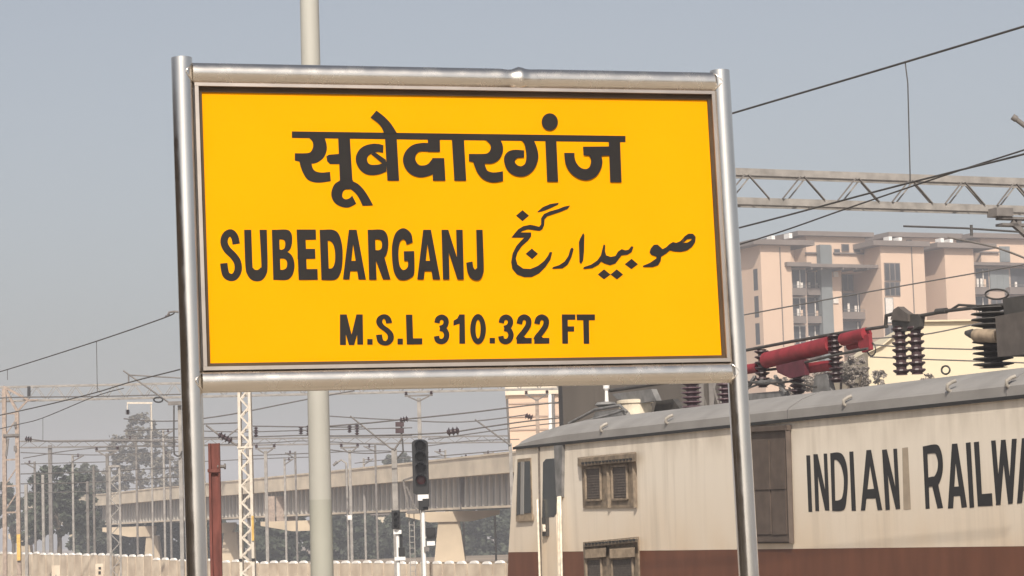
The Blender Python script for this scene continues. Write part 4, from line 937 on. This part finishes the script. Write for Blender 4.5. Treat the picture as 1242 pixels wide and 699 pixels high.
GM = 'masts along the tracks'
def tmast(px_, ytop, ybot, Y, wpx, armpx, label, m='galv', arm_m='galvdark', name='catenary_mast', zb=-.35):
    a = at(px_, ytop, Y); k = Y/FOC; o = thing(name, label, 'mast', (a.x, Y, zb), GM)
    q = MB(); q.bar((a.x,Y,zb), (a.x,Y,a.z-1*k), wpx*k); q.build('post', m, o)
    w_ = armpx*k
    q = MB(); q.bar((a.x-w_,Y-.05,a.z+2*k), (a.x+w_,Y-.05,a.z+2*k), 2.0*k); q.bar((a.x-w_*.75,Y-.05,a.z+1*k), (a.x,Y-.05,a.z-5*k), 1.7*k); q.bar((a.x+w_*.75,Y-.05,a.z+1*k), (a.x,Y-.05,a.z-5*k), 1.7*k); q.build('crossarm', arm_m, o)
    for s in (-1, 1):
        q = MB(); q.lathe((a.x+s*w_*.9, Y-.05, a.z+3*k), UP, [(0,1.2*k),(1*k,2.2*k),(2*k,1.2*k),(3*k,2.2*k),(4*k,1*k)], 8); q.build('insulator', 'insul', o)
    return o
tmast(508, 482, 699, 96, 4.6, 17, 'tall pale mast with V crossarm, its top above the tall signal')
tmast(651, 481, 540, 92, 4.6, 14, 'mast with V crossarm in front of the pink building', 'mastpink')
tmast(322, 546, 699, 150, 3.8, 12, 'pale T topped mast between the lattice mast and the cream pole')
tmast(424, 545, 699, 150, 3.2, 11, 'pale T topped mast right of the cream pole')
tmast(130, 549, 699, 150, 3.6, 14, 'dark T topped mast with wide crossarm at left, beside the ladder mast', 'galvdark')
# cantilever masts
def cantilever(px_, ytop, Y, wpx, tip, knee, label, m='galv'):
    a = at(px_, ytop, Y); k = Y/FOC; o = thing('cantilever_mast', label, 'mast', (a.x, Y, -.35), GM)
    q = MB(); q.bar((a.x,Y,-.35), (a.x,Y,a.z), wpx*k); q.build('post', m, o)
    t, kn = at(*tip, Y), at(*knee, Y)
    q = MB(); q.tube([t+Vector((0,-.1,0)), kn+Vector((0,-.1,0)), Vector((a.x, Y-.1, kn.z-1*k))], 1.1*k, 6); q.build('cantilever_tube', 'galvdark', o)
    return o, k
o, k = cantilever(478, 545, 90, 6.5, (425,505), (474,544), 'grey cantilever mast with a diagonal arm left of the tall signal')
q = MB(); q.tube([at(478,546,89.9), at(487,533,89.9), at(487,512,89.9)], 1.4*k, 6); q.build('strut', 'galvdark', o)
for px_, y_ in ((484,515), (484,523)): sbox(o, 'insulator', 'insul', px_-4, y_-3, px_+6, y_+3, 90, -.2, -.05)
q = MB(); q.tube([at(488,532,89.9), at(489,548,89.9), at(482,556,89.9)], 1.0*k, 6); q.build('loop_wire', 'wire', o)
o, k = cantilever(619, 538, 100, 4, (576,509), (617,539), 'grey cantilever mast half hidden by the locomotive cab')
q = MB(); q.tube([at(615,484,100), at(618,545,100)], 1.3*k, 6); q.build('strut', 'galvdark', o)
o, k = cantilever(218, 492, 100, 4.5, (150,450), (206,489), 'grey cantilever mast with long diagonal arm touching the left sign post')
sbox(o, 'head_frame', 'galvdark', 205, 487, 224, 492, 100, -.3, -.1)
q = MB(); q.tube([at(157,455,99.9), at(190,457,99.9), at(224,459,99.9)], .9*k, 6); q.tube([at(156,455,99.9), at(156,464,99.9)], .9*k, 6); q.build('top_tie', 'galvdark', o)
q = MB(); q.tube([at(p_[0], p_[1], 99.8) for p_ in smooth_pts([(211,492),(211,545),(213,552),(218,553),(221,547)])], 1.0*k, 6); q.build('loop_wire', 'wire', o)
q = MB(); q.tube([at(p_[0], p_[1], 99.8) for p_ in [(192+5.5*math.cos(a*.524), 485+3*math.sin(a*.524)) for a in range(13)]], 1.1*k, 6); q.build('clamp_ring', 'sigblack', o)
# diagonal stay with a strain insulator, left of the lattice mast
q = MB(); q.tube([at(250,516,84), at(266,528,84)], .035, 6); q.tube([at(280,536,84), at(294,544,84)], .035, 6); q.tube([at(278,528,84), at(290,519,84)], .025, 6)
q.thing('stay_rod', 'galvdark', 'diagonal dark stay rod running to the pale lattice mast', 'catenary arm')
ins_obj(265,527,281,535.5,84,.14,'fat dark insulator on the stay left of the lattice mast', 4)
for px_, py0, py1, Y, lab in ((310.5,518,530,120,'upright insulator on a wire just right of the lattice mast'), (365,518,527,120,'left one of two upright insulators just left of the cream pole'), (374,516,528,120,'right one of two upright insulators just left of the cream pole'),
                              (424,516,525,118,'left one of two small upright insulators right of the cream pole'), (433,515,528,118,'right one of two small upright insulators right of the cream pole'), (155,497,503,112,'small insulator under the goal post shaped frame at left')):
    ins_obj(px_, py1, px_, py0, Y, .12, lab, 4)
ins_obj(542,524.5,557,522.5,88,.17,'round dark insulator on the wire right of the tall signal', 3)
ins_obj(485,510,495,508,88,.12,'small dark insulator on the wire left of the tall signal', 3)
ins_obj(637,504,646,507,91,.13,'dark insulator by the mast in front of the pink building', 3)
# more masts at left
def plain(px_, ytop, Y, wpx, label, m='galv', name='steel_mast'):
    a = at(px_, ytop, Y); q = MB(); q.bar((a.x,Y,-.35), (a.x,Y,a.z), wpx*Y/FOC); o = q.thing(name, m, label, 'mast', GM); return o
plain(31.5, 588, 126, 3.6, 'short grey mast just right of the left portal upright')
plain(52, 576, 170, 3.2, 'thin grey mast in front of the dark trees at far left')
plain(106, 584, 128, 3.2, 'left one of two thin masts before the dark tree at left', 'galvdark')
plain(113.5, 566, 128, 2.6, 'right one of two thin masts before the dark tree at left', 'galvdark')
plain(183, 490, 150, 2.0, 'thin pole rising above the hazy tree at left')
a = at(140, 640, 124); o = thing('ladder_mast', 'pale narrow lattice mast at left in front of the flyover end', 'mast', (a.x, 124, -.35), GM)
q = MB(); ztp = zt(139,565,124)
for d in (-.24, .24): q.bar((a.x+d,124,-.35), (a.x+d,124,ztp), .10)
q.build('leg', 'galv', o); q = MB(); z_ = .2; s = 1
while z_ < ztp-.4: q.bar((a.x-s*.2,123.93,z_), (a.x+s*.2,123.93,z_+.42), .04); s = -s; z_ += .42
q.bar((a.x-.24,123.93,ztp-.03), (a.x+.24,123.93,ztp-.03), .1); q.build('lacing', 'galv', o, 'stuff')
q = MB(); q.bar(at(154,489,140), at(185,489,140), .1); q.bar(at(183.5,489,140), at(184.5,523,140), .05); q.bar(at(154.5,489,140), at(154.5,499,140), .05)
q.thing('hanging_bracket', 'latticewhite', 'pale goal post shaped bracket above the hazy tree', 'bracket')
# street lamps right of the cream pole
x, y = post_xy(422, 640, 140); k = 140/FOC; o = thing('street_lamp', 'thin curved lamp post standing by the wall right of the cream pole', 'lamp', (x, y, -.35))
q = MB(); q.tube([(x,y,-.35), (x,y,zt(422,575,140)), tuple(at(420,562,140)), tuple(at(414,558,140)), tuple(at(407,562,140))], [1.3*k,1.6*k,1.3*k,1.2*k,1.0*k], 8); q.build('pole', 'galv', o)
q = MB(); q.tube([at(409,560.5,140), at(404,565,140)], [2.0*k,1.4*k], 8); q.build('lamp_head', 'galvdark', o)
sbox(o, 'control_box', 'white', 422, 625, 427, 631, 140, -.2, -.08)

YF = 225.0
o = thing('portal_frame', 'faint second portal beam crossing behind the hazy tree and the centre masts', 'gantry', (at(60,600,YF).x, YF, -.35))
for dz in (0, .55):
    for dy in (0, .5):
        q = MB(); q.bar(at(24,543,YF)+Vector((0,dy,dz)), at(640,536,YF)+Vector((0,dy,dz)), .12); q.build('chord', 'galvdark', o)
q = MB(); A, B = at(24,543,YF), at(640,536,YF)
for i in range(56): q.bar(A.lerp(B, i/56)+UP*(.55*(i%2)), A.lerp(B, (i+1)/56)+UP*(.55*(1-i%2)), .05)
q.build('lacing', 'galvdark', o, 'stuff')
for px_ in (60, 300):
    b_ = at(px_, 540, YF); q = MB(); q.bar((b_.x,YF+.25,-.35), (b_.x,YF+.25,b_.z), .32); q.build('upright', 'galvdark', o)
for i, (px_, yt_, Y_, arm, lab) in enumerate(((42,560,190,-12,'faint mast right of the portal upright, bracket arm to the left'), (88,552,180,14,'faint mast in the dark broad tree, bracket arm to the right'), (165,530,170,-14,'faint mast in the hazy tree, bracket arm to the left'),
        (198,522,160,12,'faint mast at the right side of the hazy tree, bracket arm to the right'), (206,548,210,-9,'lower faint mast close to the left sign post, short bracket arm'), (345,556,190,11,'faint mast left of the cream pole, bracket arm to the right'), (358,548,170,-12,'faint mast nearest the cream pole on its left, bracket arm to the left'),
        (441,556,190,12,'faint mast between street lamp and cantilever mast, bracket arm to the right'), (455,540,165,-14,'faint mast just left of the cantilever mast by the signals, bracket arm to the left'), (540,546,180,-13,'faint mast right of the tall signal, bracket arm to the left'), (560,553,200,10,'lowest faint mast over the right pier of the flyover'), (598,548,190,-12,'faint mast just left of the cab, bracket arm to the left'))):
    a = at(px_, yt_, Y_); k = Y_/FOC; o = thing('catenary_mast', lab, 'mast', (a.x, Y_, -.35), 'faint far masts')
    q = MB(); q.bar((a.x,Y_,-.35), (a.x,Y_,a.z), 2.4*k); q.build('post', 'galv' if i%2 else 'galvdark', o)
    q = MB(); q.tube([(a.x,Y_-.1,a.z-8*k), (a.x+arm*k,Y_-.1,a.z-1*k)], .8*k, 5); q.tube([(a.x,Y_-.1,a.z-2*k), (a.x+arm*k,Y_-.1,a.z-1.5*k)], .6*k, 5); q.build('bracket_arm', 'galvdark', o)
    q = MB(); q.lathe((a.x+arm*k*.5,Y_-.12,a.z-3*k), UP, [(0,.8*k),(1.2*k,1.5*k),(2.4*k,.8*k),(3.6*k,1.5*k),(4.4*k,.6*k)], 8); q.build('insulator', 'insul', o)

# ================================================================== OVERHEAD WIRES
def on(px_, py_, v): return TF.px(px_, py_, v)
def wire(label, pts, r, m='wire', dropers=(), name='overhead_wire'):
    c = [Vector(q) for q in pts]
    o = thing(name, label, 'wire', tuple(c[0]), 'overhead wires')
    sp = [Vector(q) for q in smooth_pts([tuple(q) for q in c], 6)]
    MB().tube(sp, r, 5).build('conductor', m, o)
    for a, b_ in dropers: MB().tube([a, b_], r*.55, 5).build('dropper', m, o)
    return o
KA = -3.3
wire('thick messenger wire crossing the upper right sky and coming out at left of the sign', [on(1290,17,KA), on(1242,32,KA), on(1066,85,KA), on(890,137,KA), on(700,194,KA)], .0125, dropers=[(on(1098,77,KA), on(1101,101,KA)), (on(1101,101,KA), on(1104,221,KA))])
wire('upper contact wire crossing the portal beam at right', [on(1290,172,KA), on(1242,187,KA), on(1150,210,KA), on(1060,233,KA), on(898,276,KA), on(700,324,KA)], .011)
wire('lower contact wire running above the apartment roofs', [on(1290,166,KA+1.2), on(1242,182,KA+1.2), on(1145,213,KA+1.2), on(1030,252,KA+1.2), on(919,290,KA+1.2), on(760,335,KA+1.2)], .010)
wire('sloping wire in front of the apartment windows', [at(1300,309,60), at(1242,321,60), at(1060,353,60), at(903,382,60), at(780,405,60)], .017)
wire('messenger wire with two droppers in the left sky', [on(212,379,KA), on(198,386,KA), on(117,414,KA), on(10,448,KA), on(-40,462,KA)], .014, dropers=[(on(117,414,KA), on(118,476,KA)), (on(9,448,KA), on(9,461,KA))])
ins_obj(200,385,206,381,56,.03,'small clamp at the end of the messenger wire beside the left sign post', 2)
q = MB(); q.tube([at(p_[0],p_[1],55) for p_ in [(203,384),(205,379),(211,378),(222,379)]], .022, 6); q.thing('wire_hook', 'galvdark', 'hook holding the messenger wire beside the left sign post', 'hook')
wire('upper of two wires rising to the left sign post', [on(240,441,KA), on(219,448,KA), on(160,463,KA), on(117,476,KA), on(70,488,KA), on(22,499,KA), on(-20,508,KA)], .014)
wire('lower of two wires rising at left with a dropper', [on(150,471,KA+2), on(115,481,KA+2), on(52,507,KA+2), on(22,515,KA+2), on(-20,525,KA+2)], .012, dropers=[(on(52,507,KA+2), on(52,534,KA+2))])
hw = [  # further wires between the masts: (points in the photo, distance, label)
 ([(38,533),(70,536),(140,535),(235,537)], 125, 'level wire leaving the left portal past the hazy tree'),
 ([(150,508),(190,511),(235,510)], 110, 'level wire across the top of the hazy tree'),
 ([(28,556),(90,546),(160,541),(235,542)], 150, 'faint wire dipping through the tree tops at left'),
 ([(25,575),(100,573),(235,566)], 140, 'faint level wire before the dark trees at left'),
 ([(25,587),(120,585),(235,577)], 140, 'lowest faint wire before the dark trees at left'),
 ([(-10,484),(22,482),(120,481),(235,478)], 118, 'faint wire just under the far portal beam at left'),
 ([(245,508),(290,501),(375,484),(430,474)], 100, 'wire sloping up from left sign post behind the cream pole'),
 ([(245,514.5),(292,513)], 100, 'short level wire between left sign post and lattice mast'),
 ([(304,517),(375,518),(440,518)], 120, 'upper level wire joining the small upright insulators'),
 ([(245,531),(310,530),(375,528),(420,529),(500,528)], 120, 'lower level wire under the small upright insulators'),
 ([(245,540),(330,537),(375,535),(470,540)], 150, 'faint level wire above the flyover parapet at centre'),
 ([(300,553),(375,550),(450,547),(520,549)], 150, 'lowest faint wire just above the flyover parapet'),
 ([(400,517),(450,513),(488,509),(519,506),(575,500),(640,492),(700,486)], 88, 'wire running past the tall signal up to the pink building'),
 ([(400,529),(470,528),(541,525),(590,518),(640,511),(690,506)], 88, 'wire holding the round insulator right of the tall signal'),
 ([(519,533),(545,530),(640,517),(690,512)], 110, 'faint wire under the round insulator right of the tall signal'),
 ([(500,556),(560,551),(618,546)], 140, 'faint wire just above the flyover beside the cab'),
 ([(395,545),(440,550),(480,548)], 130, 'short faint wire between cream pole and cantilever mast'),
]
hw += [
 ([(25,549),(120,552),(235,547)], 160, 'faint sagging wire between the far masts at left'),
 ([(25,563),(140,560),(235,556)], 170, 'faint wire in front of the hazy tree trunk'),
 ([(25,598),(110,596),(220,589)], 170, 'faint wire low before the dark tree at left'),
 ([(150,523),(195,521),(235,520)], 130, 'short wire through the middle of the hazy tree'),
 ([(150,529),(195,530),(235,531)], 150, 'short lower wire through the hazy tree'),
 ([(245,523),(300,524),(375,522),(500,519)], 140, 'faint wire between the two rows of small insulators'),
 ([(245,560),(330,556),(400,554)], 170, 'faint wire behind the flyover parapet near lattice mast'),
 ([(430,562),(500,555),(560,556),(620,553)], 170, 'faint wire skimming the flyover parapet at right'),
 ([(400,505),(470,509),(560,512),(640,503)], 130, 'faint sagging wire above the round insulator'),
 ([(519,541),(570,535),(630,533)], 150, 'faint wire just below the diagonal arm by the cab'),
]
for pts_, Y, lab in hw: wire(lab, [at(x_, y_, Y) for x_, y_ in pts_], .026 if Y < 115 else .030, 'wirefar')
for pts_, lab in (([(1055,411),(1120,406),(1180,394),(1242,380)], 'topmost cable in front of the cream shed'), ([(1055,418),(1110,422),(1180,424),(1260,426)], 'middle cable in front of the cream shed'), ([(1055,433),(1120,436),(1180,438),(1260,441)], 'lowest cable in front of the cream shed')):
    wire(lab, [at(x_, y_, 70) for x_, y_ in pts_], .020, 'wirefar', name='cable')

# ================================================================== TREES
def tree(label, px_, ytop, Y, crown, n, leaf, m, z0=-.35, trunk=True, name='tree'):
    # crown: ellipsoids (px, py, rx px, ry px)
    k = Y/FOC; c0 = at(px_, ytop, Y); o = thing(name, label, 'tree', (c0.x, Y, z0), 'trees and bushes beyond the wall')
    clumps = []
    for (ex, ey, rx, ry) in crown:
        c = at(ex, ey, Y); rx *= k; ry *= k
        for _ in range(max(40, int(rx*ry*3))):
            while True:
                d = Vector((random.uniform(-1,1), random.uniform(-1,1), random.uniform(-1,1)))
                if d.length < 1: break
            d = d.normalized()*(d.length**.45)
            clumps.append((c+Vector((d.x*rx, d.y*rx, d.z*ry)), random.uniform(.10,.22)*(rx+ry)/2))
    vs = []; fs = []
    for i in range(n):
        c, r_ = random.choice(clumps); p_ = c+Vector((random.gauss(0,r_*.6), random.gauss(0,r_*.6), random.gauss(0,r_*.45)))
        a = Vector((random.gauss(0,1), random.gauss(0,1), random.gauss(0,.6))).normalized(); b_ = a.cross(Vector((random.gauss(0,1), random.gauss(0,1), random.gauss(0,1)))).normalized(); s = leaf*random.uniform(.6,1.4)
        j = len(vs); vs += [p_-a*s, p_+b_*s*.55, p_+a*s, p_-b_*s*.55]; fs.append((j,j+1,j+2,j+3))
    q = MB(); q.add(vs, fs); q.build('crown', m, o)
    if trunk:
        q = MB(); H = max(c[0].z for c in clumps)-z0
        q.tube([(c0.x,Y,z0),(c0.x+.1*H*.1,Y,z0+H*.3),(c0.x-.02*H,Y,z0+H*.62)], [H*.028,H*.022,H*.012], 7)
        for i in range(7):
            c = random.choice(clumps)[0]; q.tube([(c0.x,Y,z0+H*random.uniform(.2,.5)), (Vector((c0.x,Y,z0+H*.5))*.5+c*.5), c], [H*.012,H*.008,H*.004], 5)
        q.build('trunk', 'bark', o)
    return o
tree('tall thin hazy tree standing above the flyover at left', 172, 505, 380, [(172,520,17,18),(150,545,18,18),(190,545,22,22),(165,570,28,24),(205,575,20,20),(140,580,16,18),(218,600,14,16)], 9000, .30, 'leafdry')
tree('dark broad tree in front of the flyover end at left', 70, 558, 235, [(70,590,26,28),(50,600,16,26),(92,600,20,28),(70,630,34,18),(105,630,14,20),(45,635,14,18)], 13000, .24, 'leafdark')
tree('dark tree at the left edge behind the portal upright', 15, 590, 290, [(15,625,22,22),(30,645,18,16),(5,600,12,14)], 5000, .26, 'leafdark')
tree('dark tree between the ladder mast and the flyover end', 118, 580, 330, [(120,600,18,24),(105,580,14,16),(135,615,18,18)], 6000, .28, 'leafmid')
for i, (px_, ytp, rx, ry, m_, lab) in enumerate(((130,640,34,22,'leafdark','bushes under the flyover by the ladder mast'), (230,642,50,26,'leafdark','dark bushes under the flyover by the left sign post'), (335,645,44,24,'leafmid','dark bushes under the flyover between lattice mast and cream pole'), (425,640,36,28,'leafmid','bushes under the flyover just right of the cream pole'), (500,640,34,26,'leafdark','dark bushes under the flyover behind the tall signal'), (585,632,42,34,'leafdark','darkest bushes under the flyover left of the cab'), (650,632,40,34,'leafdark','bushes under the flyover hidden by the cab'))):
    tree(lab, px_, ytp-18, 282+i*4, [(px_,ytp+ry*.6,rx*1.1,ry*1.2),(px_-rx*.6,ytp+ry*.7,rx*.7,ry*1.1),(px_+rx*.6,ytp+ry*.7,rx*.7,ry*1.15),(px_,ytp-6,rx*.9,ry*.7)], 15000, .34, 'leafdark', name='bush')
tree('small green tree showing over the flyover left of the tall signal', 481, 553, 330, [(475,560,10,7),(490,559,9,8),(481,575,16,14)], 3000, .26, 'leafmid')
tree('greyish twiggy bush between red roof tubes and cream shed', 1010, 430, 82, [(1038,446,16,13),(1022,452,18,12),(990,462,20,14),(960,468,16,12),(1040,462,15,12)], 16000, .04, 'leafgrey', name='bush')
tree('low weedy bush at the foot of the cream shed', 1072, 445, 95, [(1066,458,9,9),(1125,464,8,10)], 900, .06, 'leafgrey', name='bush')

# ================================================================== HAZE
hz = MB(); hz.box(-1400, 1400, -400, 1600, -1.6, 48); hz = hz.build('haze', 'ground'); hz['kind'] = 'stuff'
hm = bpy.data.materials.new('haze'); hm.use_nodes = True; t = hm.node_tree; t.nodes.clear()
ot = t.nodes.new('ShaderNodeOutputMaterial'); vp = t.nodes.new('ShaderNodeVolumePrincipled'); vp.inputs['Density'].default_value = HAZE_DENSITY; vp.inputs['Color'].default_value = (.90,.91,.98,1); vp.inputs['Anisotropy'].default_value = -0.1
t.links.new(vp.outputs[0], ot.inputs['Volume']); hz.data.materials.clear(); hz.data.materials.append(hm)
for o in bpy.data.objects:
    if '_frame' in o: del o['_frame']
